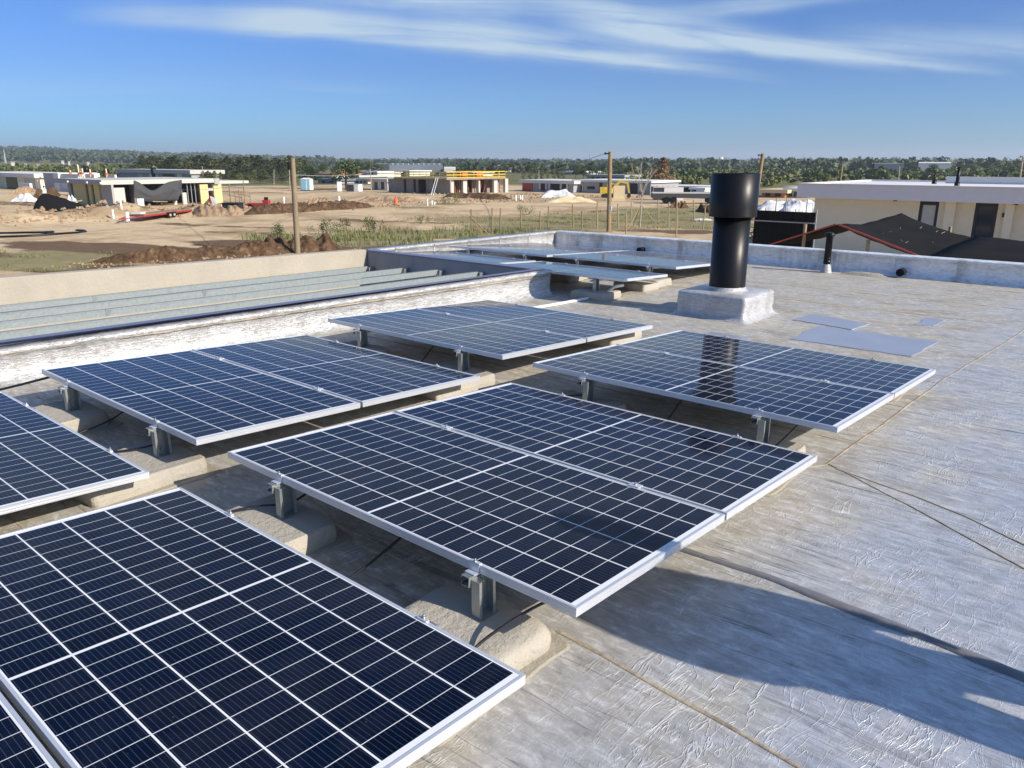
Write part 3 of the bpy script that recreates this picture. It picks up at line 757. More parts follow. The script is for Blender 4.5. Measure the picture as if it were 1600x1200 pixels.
# spoil heaps: lumpy mounds along a line
def heap(label, p, q, w, h, m='spoil', lump=.35, n=70, k=14, seed=0):
    p, q = Vector((*p, 0)), Vector((*q, 0)); d = q-p; L = d.length; d.normalize(); r = Vector((-d.y, d.x, 0)); vs = []
    for i in range(n):
        t = i/(n-1); e = min(1, 6*min(t, 1-t)+.02)
        ww = w*(.8+.45*noise.noise((t*7, seed, 0)))*math.sqrt(e); hh = h*(.8+.5*noise.noise((t*9, seed, 4)))*e
        for j in range(k):
            s = j/(k-1)*2-1; c = p+d*L*t+r*ww*s
            z = hh*(1-abs(s)**1.6)+(lump*h*(noise.noise((c.x*2.1, c.y*2.1, seed))+.6*noise.noise((c.x*4.7, c.y*4.7, seed)))*(1-s*s))*e
            g0 = gz(c.x, c.y)
            vs.append((c.x-p.x, c.y-p.y, g0+max(-.1, z-.05)-G+.06*h*noise.noise((c.x*5, c.y*5, seed))*e))
    b = MB(); b.add(vs, [(i*k+j, (i+1)*k+j, (i+1)*k+j+1, i*k+j+1) for i in range(n-1) for j in range(k-1)], 0, False)
    o = b.build('soil_heap', M[m]); o.location = (p.x, p.y, G)
    return tag(o, label, 'soil heap')
heap('long dark brown spoil bank just beyond the cream courtyard wall', P2(130, 412), P2(545, 388), 1.3, .75, 'spoil', .22, 260, 26, 3)
heap('brown spoil heap round the foot of the nearer wooden pole', P2(395, 394), P2(535, 389), 1.5, 1.0, 'spoil', .24, 110, 24, 31)
heap('dark brown trench spoil bank behind the nearer wooden pole', P2(375, 337), P2(585, 323), 2.2, 1.0, 'spoil', .22, 150, 20, 8)
heap('pale brown heap at the right corner of the house under construction', P2(300, 337), P2(385, 335), 3.0, 1.05, 'spoil2', .03, 90, 20, 12)
heap('pale sandy heap by the white pipe in mid field', P2(480, 318), P2(520, 318), 3.0, 1.0, 'spoil2', .04, 50, 14, 15)
heap('sandy spoil ridge near the orange cone', P2(560, 313), P2(660, 315), 2.2, .8, 'spoil2', .16, 70, 12, 18)
heap('brown spoil ridge in front of the scaffolded building', P2(690, 310), P2(800, 313), 2.0, .7, 'spoil', .16, 70, 12, 19)
heap('small grey soil heap at the far left beyond the site track', P2(25, 304), P2(50, 304), 3, 1.1, 'spoil2', .3, 30, 12, 21)
heap('dark soil heap near the worker in white', P2(58, 310), P2(88, 310), 3, 1.4, 'spoil', .3, 30, 12, 22)
heap('soil mound right of the leaning fence post', P2(1090, 331), P2(1112, 331), 2.4, .9, 'spoil', .4, 30, 12, 23)
heap('low pile of cut brush by the fence posts', P2(1048, 324), P2(1075, 325), 1.6, .7, 'spoil', .7, 40, 14, 24)
heap('tiny sand heap against the back parapet', (0, 0), (.01, .01), .01, .01) if False else None
b = MB(); pp = aty(1352, 428, 13.3)
vs = []; 
for i in range(9):
    for j in range(13):
        u, v = i/8*2-1, j/12*2-1; rr_ = max(0, 1-u*u-v*v)
        vs.append((pp.x+.38*v, 13.30+.12*u, .001+.055*rr_**.7*(1+.5*noise.noise((u*3, v*3, 1)))))
b.add(vs, [(i*13+j, i*13+j+1, (i+1)*13+j+1, (i+1)*13+j) for i in range(8) for j in range(12)], 0, True)
tag(b.build('mortar_heap', M['mortar']), 'small beige heap of mortar at the foot of the back parapet', 'mortar heap')

random.seed(77); mb = MB()
for (a, c, wdt, nn, s0) in ((P2(0, 350), P2(300, 336), 3.0, 260, .22), (P2(180, 330), P2(400, 331), 3.0, 300, .25), (P2(400, 333), P2(600, 322), 3.5, 260, .22), (P2(500, 318), P2(900, 312), 5, 420, .24), (P2(120, 415), P2(550, 388), 2.0, 420, .10), (P2(640, 303), P2(1010, 308), 5, 260, .26), (P2(20, 308), P2(110, 326), 4, 120, .22), (P2(780, 352), P2(1100, 352), 6, 160, .10), (P2(600, 345), P2(740, 335), 6, 120, .12)):
    for _ in range(nn):
        t_ = random.random(); x = a[0]+(c[0]-a[0])*t_+random.gauss(0, wdt*.5); y = a[1]+(c[1]-a[1])*t_+random.gauss(0, wdt*.5); r_ = s0*random.uniform(.35, 1.3)
        P = [Vector((x+r_*random.uniform(.6, 1.1)*math.cos(k*1.26), y+r_*random.uniform(.6, 1.1)*math.sin(k*1.26), gz(x, y)-.03)) for k in range(5)]
        tp = Vector((x+random.uniform(-.3, .3)*r_, y+random.uniform(-.3, .3)*r_, gz(x, y)+r_*random.uniform(.5, 1.0)))
        Q = [p_.lerp(tp, .5)+Vector((0, 0, r_*.22)) for p_ in P]
        mb.add(P+Q+[tp], [(k, (k+1) % 5, 5+(k+1) % 5, 5+k) for k in range(5)]+[(5+k, 5+(k+1) % 5, 10) for k in range(5)])
tag(mb.build('clods', M['spoil2']), 'loose clods of earth and rubble strewn over the building site', 'clods', kind='stuff')
# ------------------------------------------------------------------ vegetation
def leaves(mb, c, rad, n, s, sq=1.0, hollow=.45):
    for _ in range(n):
        while True:
            p = Vector((random.uniform(-1, 1), random.uniform(-1, 1), random.uniform(-1, 1)))
            if hollow < p.length < 1: break
        p = Vector((c[0]+p.x*rad[0], c[1]+p.y*rad[1], c[2]+p.z*rad[2]))
        nrm = Vector((random.gauss(0, 1), random.gauss(0, 1), random.gauss(.35, 1))).normalized()
        a = nrm.orthogonal().normalized(); b_ = nrm.cross(a); t = random.uniform(0, 6.28)
        a, b_ = a*math.cos(t)+b_*math.sin(t), b_*math.cos(t)-a*math.sin(t)
        k = s*random.uniform(.6, 1.3)
        mb.add([p-a*k*.5, p+b_*k*.32*sq, p+a*k*.5, p-b_*k*.32*sq], [(0, 1, 2, 3)])
def tree_parts(kind, h, seed):
    random.seed(seed); lf = MB(); tr = MB()
    if kind == 'pine':
        tr.tube([(0, 0, 0), (.05, 0, h*.5), (0, 0, h*.92)], [.16, .1, .03], 6)
        for k in range(9):
            f = k/8; z = h*(.22+.74*f); R0_ = h*.30*(1-f)**.7+h*.05
            for j in range(4):
                a = random.uniform(0, 6.28); q = R0_*random.uniform(.3, .8)
                leaves(lf, (q*math.cos(a), q*math.sin(a), z), (R0_*.6, R0_*.6, h*.08), 46, h*.055)
    elif kind == 'poplar':
        tr.tube([(0, 0, 0), (0, 0, h*.9)], [.14, .03], 6)
        for k in range(10):
            f = k/9; z = h*(.14+.82*f); R0_ = h*.13*math.sin(math.pi*(.16+.8*f))+.05
            leaves(lf, (random.uniform(-.1, .1), random.uniform(-.1, .1), z), (R0_, R0_, h*.10), 46, h*.05)
    else:
        tr.tube([(0, 0, 0), (.05, .03, h*.35), (.0, .05, h*.6)], [.2, .14, .06], 7)
        for k in range(5):
            a = k*1.256+random.uniform(-.3, .3); e = (h*.24*math.cos(a), h*.24*math.sin(a), h*random.uniform(.5, .75))
            tr.tube([(.03, .03, h*.33), e], [.09, .03], 5)
        for k in range(17):
            a = random.uniform(0, 6.28); q = h*.30*math.sqrt(random.random()); z = h*random.uniform(.34, .88)
            q *= 1-.55*max(0, (z/h-.6)/.3)
            R0_ = h*random.uniform(.10, .17)
            leaves(lf, (q*math.cos(a), q*math.sin(a), z), (R0_, R0_, R0_*.8), 90, h*.06)
    return tr, lf
protos = {}
def plant(name, kind, label, cat, px, py, h, mat, group=None, var=0, sx=1):
    key = (kind, mat, var)
    if key not in protos:
        tr, lf = tree_parts(kind, 6.0, 100+hash(kind) % 7*0+var*13+len(kind))
        root = thing(name, label, cat); tr.build('trunk', M['bark'], root); lf.build('crown', M[mat], root); protos[key] = root
    else: root = copy_tree(protos[key])
    root.name = name
    p = at(px, py); root.location = (p.x, p.y, gz(p.x, p.y)); s = h/6.0; root.scale = (s*sx, s*sx, s); root.rotation_euler = (0, 0, random.uniform(0, 6.28))
    tag(root, label, cat, group); return root
random.seed(21)
plant('tree', 'broad', 'leafy dark green tree standing alone right of the blue toilet cabin', 'tree', 541, 297, 5.6, 'leaf', var=1, sx=1.45)
plant('tree', 'broad', 'rounded green tree right behind the blue toilet cabin', 'tree', 484, 291, 4.4, 'leaf', var=2, sx=1.6)
g = 'dark pines of the wood left of the site'
for k in range(46):
    px = 222+k*5.8+random.uniform(-4, 4); py = random.uniform(271, 279)
    if px > 480: break
    plant('pine_tree', 'pine', 'dark pine of the wood on the left horizon behind the house under construction', 'tree', px, py, (py-random.uniform(244, 252))*5.07/(py-252.3), 'pine', g, k % 3, 2.3)
g = 'young pines in front of the left wood'
for k in range(22):
    px = 318+k*6.6+random.uniform(-3, 3)
    plant('pine_tree', 'pine', 'low young pine before the wood, above the dirt track left of the wooden pole', 'tree', px, random.uniform(284, 289), random.uniform(2.0, 3.0), 'leaf_y' if k % 3 == 0 else 'pine', g, k % 2, 1.5)
g = 'trees among the far white houses'
for px, py, h, kd, mt in ((505, 275, 4.6, 'broad', 'leaf'), (560, 272, 6.2, 'broad', 'leaf'), (575, 271, 5.6, 'broad', 'leaf_y'), (592, 276, 4.5, 'broad', 'leaf'), (645, 274, 4.8, 'broad', 'leaf'), (672, 273, 5.2, 'broad', 'leaf'), (688, 272, 4.6, 'broad', 'leaf'), (720, 271, 5, 'broad', 'leaf'), (738, 272, 6.2, 'broad', 'leaf_y'), (770, 272, 5, 'broad', 'leaf'), (790, 273, 4.6, 'broad', 'leaf'), (900, 279, 4.6, 'broad', 'leaf'), (912, 280, 4, 'broad', 'leaf'), (968, 280, 5.4, 'broad', 'leaf'), (985, 281, 5, 'broad', 'leaf'), (925, 279, 4.4, 'broad', 'leaf')):
    plant('tree', kd, 'green tree among the pale houses in the far middle of the photo', 'tree', px, py, h, mt, g, var=int(px) % 2, sx=1.2)
g = 'slim trees behind the unfinished houses'
for px in (818, 828, 838, 846, 856, 866, 873, 880):
    plant('poplar_tree', 'poplar', 'slim upright poplar behind the unfinished houses left of the tall wooden pole', 'tree', px, 283, random.uniform(3.6, 4.5), 'leaf_y' if px % 3 else 'leaf', g, var=px % 2, sx=1.4)
# rusty conifer and bare staked tree
p = at(1033, 296); root = plant('conifer_tree', 'pine', 'rust brown half dead conifer right of the bare tree', 'tree', 1033, 298, 5.6, 'leaf_brown', var=1, sx=1.35)
p = at(1000, 356); root = thing('bare_tree', 'leafless young tree held by three wooden stakes among the fence posts', 'tree', (p.x, p.y, gz(p.x, p.y)))
mb = MB(); mb.tube([(0, 0, 0), (.03, 0, 2.0), (0, .02, 2.9)], [.06, .05, .035], 7)
def twig(a, d, L, r, depth):
    b_ = a+d*L; mb.tube([a, a.lerp(b_, .5)+Vector((random.uniform(-.04, .04), random.uniform(-.04, .04), 0)), b_], [r, r*.8, r*.55], 5)
    if depth:
        for k in range(3):
            dd = (d+Vector((random.uniform(-.5, .5), random.uniform(-.5, .5), random.uniform(.0, .4)))).normalized()
            twig(a.lerp(b_, random.uniform(.5, 1)), dd, L*.62, r*.6, depth-1)
random.seed(5)
for k in range(5):
    a = k*1.3; twig(Vector((0, 0, 2.3+.1*k)), Vector((.42*math.cos(a), .42*math.sin(a), 1)).normalized(), 1.5, .03, 2)
mb.build('trunk', M['twig'], root)
for a in (.4, 2.5, 4.6): MB().tube([(1.5*math.cos(a), 1.5*math.sin(a), 0), (.05*math.cos(a), .05*math.sin(a), 1.75)], .035, 6).build('stake', M['wood_pale'], root)

# far woods and scrub: continuous masses
def woods(label, px0, px1, r0, r1, n, hmin, hmax, mat, leaf=2.2, per=34, seed=0, wid=.55, top=None):
    random.seed(seed); mb = MB()
    for _ in range(n):
        px = random.uniform(px0, px1); r = math.exp(random.uniform(math.log(r0), math.log(r1)))
        d = ray(px, 252); k = math.hypot(d.x, d.y); x, y = d.x/k*r, d.y/k*r; z = gz(x, y); h = random.uniform(hmin, hmax)
        if top: h = max(2.2, CH+(252.3-random.uniform(*top))/FPX*r-z)
        wd_ = wid*random.choice((.45, .7, 1., 1.25))
        for q in range(4):
            rr_ = h*wd_*random.uniform(.5, .8)
            leaves(mb, (x+random.uniform(-.35, .35)*h, y+random.uniform(-.35, .35)*h, z+h*random.uniform(.25, .72)), (rr_, rr_, h*.26), per//4, leaf, 1.5, .2)
    return tag(mb.build('woods', M[mat]), label, 'wood', kind='stuff')
woods('blue green forest covering the long ridge on the left horizon', -150, 520, 1000, 2400, 1700, 7, 12, 'leaf_far', 4.5, 32, 1)
woods('low dark line of far woods along the middle horizon', 420, 1000, 800, 2200, 900, 6, 9, 'leaf_far', 4.0, 28, 2, top=(254, 247))
woods('dark wooded rise behind the chimney and the right hand house', 940, 1780, 430, 1500, 1500, 7, 13, 'leaf_far', 2.6, 44, 3, .75, top=(263, 244.5))
woods('bushy green trees in front of the wooded rise on the right', 940, 1750, 240, 420, 240, 3.5, 6.0, 'leaf', 1.0, 92, 4, .9, top=(271, 257))
woods('yellow green trees scattered in front of the wooded rise on the right', 940, 1750, 210, 380, 130, 3, 5, 'leaf_y', 1.0, 84, 14, .8, top=(276, 262))
woods('yellow green scrub behind the far left houses', -100, 260, 240, 620, 170, 2.5, 4.5, 'leaf_y', 1.4, 40, 5)
woods('low green scrub strip behind the black net fence', 985, 1280, 175, 215, 60, 1.4, 2.2, 'leaf_y', .7, 60, 6)
woods('scattered dark trees between the far middle houses', 480, 960, 330, 700, 260, 4, 7.5, 'leaf_far', 1.6, 52, 7, .7, top=(264, 250))
for k, (px, h) in enumerate(((1430, 4.2), (1455, 4.6), (1500, 4.9), (1560, 5.6), (1575, 5.2), (1590, 5.2), (1545, 5.4), (1520, 4.9), (1610, 5.4))):
    plant('tree', 'broad', 'bushy olive green tree behind the roof of the right hand house', 'tree', px, 274, h, 'leaf_y' if k % 2 else 'leaf', 'trees behind the right house', var=k % 2, sx=1.5)

# grass and weeds
random.seed(11); mb = MB()
def blade(x, y, h, w):
    z = gz(x, y)-.02; a = random.uniform(0, 6.28); l = random.uniform(.1, .5)*h; d = Vector((math.cos(a), math.sin(a), 0))
    s = Vector((-d.y, d.x, 0))*w; p = Vector((x, y, z))
    mb.add([p-s, p+s, p+d*l*.4+Vector((0, 0, h*.6))+s*.6, p+d*l*.4+Vector((0, 0, h*.6))-s*.6, p+d*l+Vector((0, 0, h))], [(0, 1, 2, 3), (3, 2, 4)])
tall = (grassy[0][0], grassy[9][0], grassy[1][0])
for c, a_, b_, rot in grassy:
    nn = int(a_*b_*48)
    for _ in range(nn):
        t = random.uniform(0, 6.28); q = math.sqrt(random.random()); u, v = a_*q*math.cos(t)*.95, b_*q*math.sin(t)*.95
        x, y = c[0]+u*math.cos(rot)-v*math.sin(rot), c[1]+u*math.sin(rot)+v*math.cos(rot)
        if noise.noise((x*.45, y*.45, 6)) < (-.05 if c in tall else .18): continue
        blade(x, y, random.uniform(.06, .24) if c not in tall else random.uniform(.12, .5), .022 if c not in tall else .03)
tag(mb.build('grass', M['grass']), 'rough grass growing over the waste ground beyond the roof', 'grass', kind='stuff')
for k, (px, py, s, lb) in enumerate(((437, 372, 1.1, 'leafy weed clump just left of the nearer wooden pole'), (505, 366, 1.2, 'tall green weed clump right of the nearer wooden pole'), (536, 360, 1.0, 'dark green weed clump farther right of the nearer wooden pole'), (585, 362, 1.2, 'broad low weed clump in the middle of the grass patch'), (660, 349, .8, 'lone small weed on the sand by the fence end'), (822, 334, 1.1, 'round green bush between two fence posts left of the tall pole'), (700, 320, 1.4, 'low green bush in front of the scaffolded building'), (1190, 378, 1.6, 'yellow green weed at the foot of the black fence right of the chimney'))):
    p = at(px, py); root = thing('weed_clump', lb, 'weed', (p.x, p.y, gz(p.x, p.y)))
    mb = MB(); st = MB()
    for j in range(9):
        a = random.uniform(0, 6.28); q = random.uniform(0, .9)*s; hh = random.uniform(.4, .95)*s
        st.tube([(q*.5*math.cos(a), q*.5*math.sin(a), 0), (q*math.cos(a), q*math.sin(a), hh)], [.015, .006], 4)
        leaves(mb, (q*math.cos(a), q*math.sin(a), hh*.75), (.24*s, .24*s, .36*s), 40, .11*s, .8, .1)
    mb.build('foliage', M['grass' if k % 3 == 1 else 'leaf_y'], root); st.build('stem', M['leaf'], root)

# ------------------------------------------------------------------ poles, posts, wires
def pole(label, px, py, top_px, top_py, r, m='wood', name='utility_pole', cat='pole', fit=True):
    p = at(px, py); z = gz(p.x, p.y); d = ray(top_px, top_py); k = math.hypot(p.x, p.y)/math.hypot(d.x, d.y); tp = CAM+d*k
    root = thing(name, label, cat, (p.x, p.y, z)); v = tp-Vector((p.x, p.y, z))
    mb = MB(); mb.tube([(0, 0, -.3), v*.33, v*.66, v], [r*1.12, r*1.05, r, r*.9], 12); mb.build('shaft', M[m], root)
    if fit:
        mb = MB(); mb.tube([v*.975+Vector((-.1, -.08, 0)), v*.975+Vector((-.28, -.22, .02))], .045, 8); mb.tube([v*.975+Vector((-.28, -.22, -.07)), v*.975+Vector((-.28, -.22, .1))], .06, 8)
        mb.build('insulator', M['black'], root)
    return root, tp
r1, t1 = pole('thick pale wooden pole standing in the dark spoil left of centre', 465, 396, 457, 247, .145, 'pole_grey', fit=False)
mb = MB(); mb.box((-.10, -.16, 4.6), (.04, -.08, 5.0)); mb.build('bracket', M['black'], r1)
r2, t2 = pole('tall dark wooden pole right of centre among the fence posts', 951, 363, 953.5, 237, .15)
MB().box((.05, -.2, 1.55), (.30, -.16, 1.9)).build('notice', M['pvc'], r2)
r3, t3 = pole('leaning wooden pole rising behind the black chimney collar', 1176, 345, 1192, 240, .17)
r4, t4 = pole('thin pale metal pole at the right edge behind the house', 1588, 318, 1599, 243, .08, 'twig', 'lamp_pole', fit=True)
pole('slim pale timber post leaning behind the right house roof', 1309, 312, 1317, 256, .09, 'wood_pale', 'timber_post', fit=False)
pole('thin grey post behind the middle of the right house roof', 1401, 312, 1406, 260, .06, 'twig', 'timber_post', fit=False)
for lb, px, py, tx, ty in (('thin grey pole just left of the nearer wooden pole', 453, 297, 452, 262), ('thin pole left of the pines before the wood', 428, 288, 428, 265), ('thin pole in front of the far white houses', 580, 298, 579, 264), ('thin pole behind the unfinished houses', 842, 290, 842, 266), ('thin pole at the far left house row', 318, 288, 316, 260)):
    pole(lb, px, py, tx, ty, .07, 'twig', 'thin_pole', fit=False)
for lb, px, r, y0, y1 in (('slender lattice mast on the far horizon left of the tall pole', 921, 1500, 254, 238), ('slender mast on the horizon above the right house', 1254, 1500, 254, 240), ('pale mast on the ridge at the far left edge', 8, 900, 248, 234), ('faint lattice pylon on the left ridge', 145, 1500, 252, 238)):
    a, c = atr(px, y0, r), atr(px, y1, r); k = r*.00045
    root = thing('radio_mast', lb, 'mast', (a.x, a.y, a.z-4))
    mb = MB(); H = c.z-a.z+4
    for q in range(3):
        mb.tube([(k*1.6*math.cos(q*2.09), k*1.6*math.sin(q*2.09), 0), (0, 0, H)], k*.4, 4)
    mb.build('lattice', M['pvc' if px == 8 else 'grey'], root)
def wire(label, a, c, sag, r=.02):
    n = 16; pts = [a.lerp(c, i/n)-Vector((0, 0, sag*4*(i/n)*(1-i/n))) for i in range(n+1)]
    return tag(MB().tube(pts, r, 5).build('overhead_wire', M['grey']), label, 'wire')
off = Vector((-.25, -.2, -.1))
wire('overhead wire sloping from the tall pole right of centre down to the left', t2+off, Vector((-97, 105, .2)), 1.2, .022)
wire('overhead wire between the tall pole and the leaning pole behind the chimney', t3+off, t2+off*.5, .25, .007)
wire('overhead wire from the leaning pole to the right', t3+off*.5, atr(1300, 300, 70), .5, .018)
wire('overhead wire sagging left from the thin metal pole at the right edge', t4+Vector((-.1, -.1, -.12)), atr(1450, 270, 130), .9, .03)
wire('overhead wire from the nearer wooden pole to the right', t1+Vector((.1, 0, -.9)), Vector((-115, 96, .6)), .5, .018)
wire('overhead wire from the nearer wooden pole to the left', t1+Vector((-.1, 0, -.9)), atr(250, 292, 120), .6, .018)
posts = [(737.5, 366, 327), (768.5, 364, 325), (781.5, 362, 325), (814.5, 360, 327), (843.5, 359, 330), (856.5, 357, 322), (895.5, 357, 319), (909, 359, 330), (933, 358, 313), (966.5, 357, 318), (978, 366, 332), (986, 341, 313), (1029, 350, 312), (1044.5, 356, 316), (1057, 371, 311), (1085, 347, 312), (1098, 358, 316), (1109, 344, 312)]
pr0 = None
for k, (px, py, ty) in enumerate(posts):
    p = at(px, py); d = ray(px+(.6 if k % 3 else -1), ty); s = math.hypot(p.x, p.y)/math.hypot(d.x, d.y); z = gz(p.x, p.y); v = CAM+d*s-Vector((p.x, p.y, z))
    if k == 16: v.x += .25
    mb = MB(); mb.tube([(0, 0, -.2), v*.5+Vector((random.uniform(-.03, .03), 0, 0)), v], [.055, .052, .048], 8)
    lb = 'slim wooden fence post standing in the waste ground behind the roof'
    if k == 0: lb = 'end fence post with two diagonal braces at the left end of the row'
    if k == 16: lb = 'fence post leaning to the right nearest the chimney'
    root = thing('fence_post', lb, 'fence post', (p.x, p.y, z), group='wooden posts of the old fence' if k not in (0, 16) else None)
    mb.build('post', M['wood_pale' if k > 7 else 'wood'], root)
    if k == 0:
        MB().tube([(0, 0, 1.15), (.95, .75, -.02)], .045, 7).build('brace', M['wood'], root)
        MB().tube([(0, 0, 1.1), (.55, .5, -.02)], .04, 7).build('brace', M['wood'], root)
g = 'white pipe stubs standing in the soil'
for px, py, ty, r in ((178, 345, 332, .09), (192, 342, 328, .08), (200, 347, 333, .16), (31, 302, 297, .1), (50, 302, 297, .1), (444.5, 328, 310, .09), (474, 330, 320, .13), (530.5, 322, 308, .13), (668, 322, 312, .07), (675, 320, 314, .1), (679, 320, 316, .1), (806, 314, 306, .12), (813, 314, 306, .1), (816, 314, 306, .1)):
    p = at(px, py); h = (py-ty)/FPX*math.hypot(p.x, p.y)
    mb = MB(); a = random.uniform(-.06, .06); mb.lathe([(r, -.2), (r, h), (r*.85, h), (r*.85, h-.1)], 12)
    o = mb.build('pipe_stub', M['pvc']); o.location = (p.x, p.y, gz(p.x, p.y)); o.rotation_euler = (a, a*.7, 0)
    tag(o, 'short white plastic pipe standing upright in the dug soil', 'pipe', g)
# cone
p = at(619, 320); root = thing('traffic_cone', 'orange traffic cone on the sandy spoil in mid field', 'cone', (p.x, p.y, gz(p.x, p.y)+.02))
MB().lathe([(.30, .04), (.1, .9), (.06, 1.0), (0, 1.0)], 16).build('body', M['orange'], root); MB().box((-.38, -.38, 0), (.38, .38, .05)).build('base', M['orange'], root)
# hose on the track
def gpt(px, py, h=.05): p = at(px, py); return (p.x, p.y, gz(p.x, p.y)+h)
tag(MB().tube([gpt(-30, 372), gpt(20, 371), gpt(60, 369.5), gpt(95, 367), gpt(120, 364.5), gpt(134, 362), gpt(132, 360.5), gpt(119, 360.3)], .09, 8).build('hose', M['black']), 'thick black hose with a hooked end on the sandy track', 'hose')
tag(MB().tube([gpt(-30, 366.5, .09), gpt(10, 365), gpt(40, 364), gpt(65, 364.5), gpt(84, 367.2, .2)], .09, 8).build('hose', M['black']), 'second black hose looping behind the hooked one on the track', 'hose')

# ------------------------------------------------------------------ buildings
def spans_y(mb, y, pxs, z0, z1, th=.25, mi=0, py=300):
    for a, c in pxs:
        xa, xc = aty(a, py, y).x, aty(c, py, y).x; mb.box((xa, y, z0), (xc, y+th, z1), mi)
def spans_x(mb, x, pxs, z0, z1, th=.25, mi=0, py=300):
    for a, c in pxs:
        ya, yc = atx(a, py, x).y, atx(c, py, x).y; mb.box((x, ya, z0), (x-th, yc, z1), mi)
# house under construction, left
X0, X1, Y0, Y1 = -105.9, -93.2, 38.5, 51.3
hs = thing('house', 'flat roofed house under construction at left with yellow walls and a draped net', 'house', (X1, Y0, G))
def H_(mb, name, m, bevel=0):
    mb.v = [(x-hs_o[0], y-hs_o[1], z-hs_o[2]) for x, y, z in mb.v]; return mb.build(name, m, hs, bevel)
hs_o = (X1, Y0, G)
H_(MB().box((X0-1.2, Y0-1.0, -.78), (X1+.25, Y1+.3, -.30)), 'roof', M['pale']); H_(MB().box((X0+2, Y1+.301, -.95), (X1-.1, Y1+4.6, -.62)), 'roof', M['pale'])
H_(MB().box((X0-1.22, Y0-1.03, -.785), (X1+.26, Y0-1.0, -.26)), 'fascia', M['grey']); yy = atx(333, 285, X1).y; H_(MB().box((X1+.252, yy, -.98), (X1+.33, Y1+.32, -.28)), 'fascia', M['grey'])
for q_ in ((115, 134), (138, 143), (147, 155)): mb = MB(); spans_y(mb, Y0, [q_], G, -.782); H_(mb, 'wall', M['yellow_wall'])
for q_ in ((107, 111.5), (158, 174.8)): mb = MB(); spans_y(mb, Y0-.02, [q_], G, -.781); H_(mb, 'wall', M['conc_grey'])
for q_ in (((X0, Y1-.3, G), (X1-1, Y1, -.782)), ((X0, Y0+.3, G), (X0+.25, Y1-.4, -.782)), ((X0+4, Y0+4, G), (X1-3, Y0+4.2, -.8))): H_(MB().box(*q_), 'wall', M['conc_grey'])
for x_, q_, z_ in ((X1, (175.5, 195), -1.15), (X1-.3, (285, 291), -1.9), (X1-.3, (270, 275), -1.9)): mb = MB(); spans_x(mb, x_, [q_], G, z_); H_(mb, 'wall', M['pale'])
for q_ in ((313, 325.5), (334.5, 347)): mb = MB(); spans_x(mb, X1, [q_], G, -.99); H_(mb, 'column', M['yellow_wall'])
mb = MB(); spans_x(mb, X1-.1, [(325.5, 334.5)], -1.75, -1.45); H_(mb, 'lintel', M['pale'])
for a, c in ((111.5, 115), (134, 138), (143, 147), (155, 158)):
    mb = MB(); spans_y(mb, Y0+.18, [(a, c)], G, -.79, .04); H_(mb, 'window', M['glass'])
for px in (107, 137, 158):
    p = aty(px, 281.5, Y0-1.05); mb = MB(); mb.lathe([(0, -.12), (.13, -.12), (.13, .12), (0, .12)], 10, (p.x, Y0-1.14, -.60)); H_(mb, 'wall_lamp', M['pvc'])
for k, px in enumerate((284, 293, 299, 305)):
    ya = atx(px, 300, X1-.4).y; mb = MB(); mb.tube([(X1-.4, ya, G), (X1-.4, ya, -.79)], .07, 6); H_(mb, 'prop', M['steel'])
mb = MB(); mb.box((X1-4.5, Y0+2, G+.05), (X1-4.4, Y1-.5, -.8)); H_(mb, 'interior_shade', M['dark'])  # near-black sheet, the open interior's shade put into its colour
for k, px in enumerate((216, 340)):
    pass
# net hung on that house
mb = MB(); vs = []; n, m = 26, 12
for i in range(n):
    t = i/(n-1); px = 209+(284-209)*t; top = 281+ (13.5*math.exp(-((t-.38)/.22)**2)) + 3*math.sin(t*3.14); bot = 316 - 5*abs(t-.4) if t < .93 else 305
    if t < .06: bot = 322
    for j in range(m):
        s = j/(m-1); q = atx(px, top+(bot-top)*s, X1+.30+.35*math.sin(s*3)*math.sin(t*3.1)+.12*noise.noise((t*9, s*4, 1)))
        vs.append(q)
mb.add(vs, [(i*m+j, (i+1)*m+j, (i+1)*m+j+1, i*m+j+1) for i in range(n-1) for j in range(m-1)], 0, True)
o = mb.build('shade_net', M['net_grey']); sl = o.modifiers.new('thick', 'SOLIDIFY'); sl.thickness = .02
tag(o, 'dark grey net sagging across the front of the house under construction', 'net')
# litter at its foot
def crate(label, px, py, s, m, name='crate', cat='crate', rot=0):
    p = at(px, py); root = thing(name, label, cat, (p.x, p.y, gz(p.x, p.y)), (0, 0, rot))
    mb = MB(); a, c, h = s
    mb.box((-a/2, -c/2, 0), (a/2, c/2, .06)); mb.box((-a/2, -c/2, .06), (-a/2+.05, c/2, h)); mb.box((a/2-.05, -c/2, .06), (a/2, c/2, h))
    mb.box((-a/2+.05, -c/2, .06), (a/2-.05, -c/2+.05, h)); mb.box((-a/2+.05, c/2-.05, .06), (a/2-.05, c/2, h)); mb.build('box', m, root)
    mb = MB(); mb.box((-a/2-.03, -c/2-.03, h), (a/2+.03, c/2+.03, h+.04)); mb.build('rim', m, root); return root
def planks(label, pts, m, w=.25, name='plank', cat='plank'):
    mb = MB()
    for a, c in pts: mb.bar(a, c, w, .06)
    return tag(mb.build(name, m), label, cat)
planks('pale planks leaning at the yellow corner of the house under construction', [(gpt(337, 328, .2), gpt(330, 316, .9)), (gpt(342, 329, .2), gpt(333, 318, .8)), (gpt(333, 329, .3), gpt(346, 328, .4))], M['pvc'], .3, 'plank_pile', 'planks')
planks('pale trestle of boards before the draped net', [(gpt(246, 321, .2), gpt(250, 314, 1.1)), (gpt(253, 321, .2), gpt(248, 314, 1.1)), (gpt(240, 322, .5), gpt(262, 322, .5))], M['ply'], .14, 'trestle', 'trestle')
crate('white bucket in front of the draped net', 219, 324, (.7, .7, .9), M['pvc'], 'bucket', 'bucket')
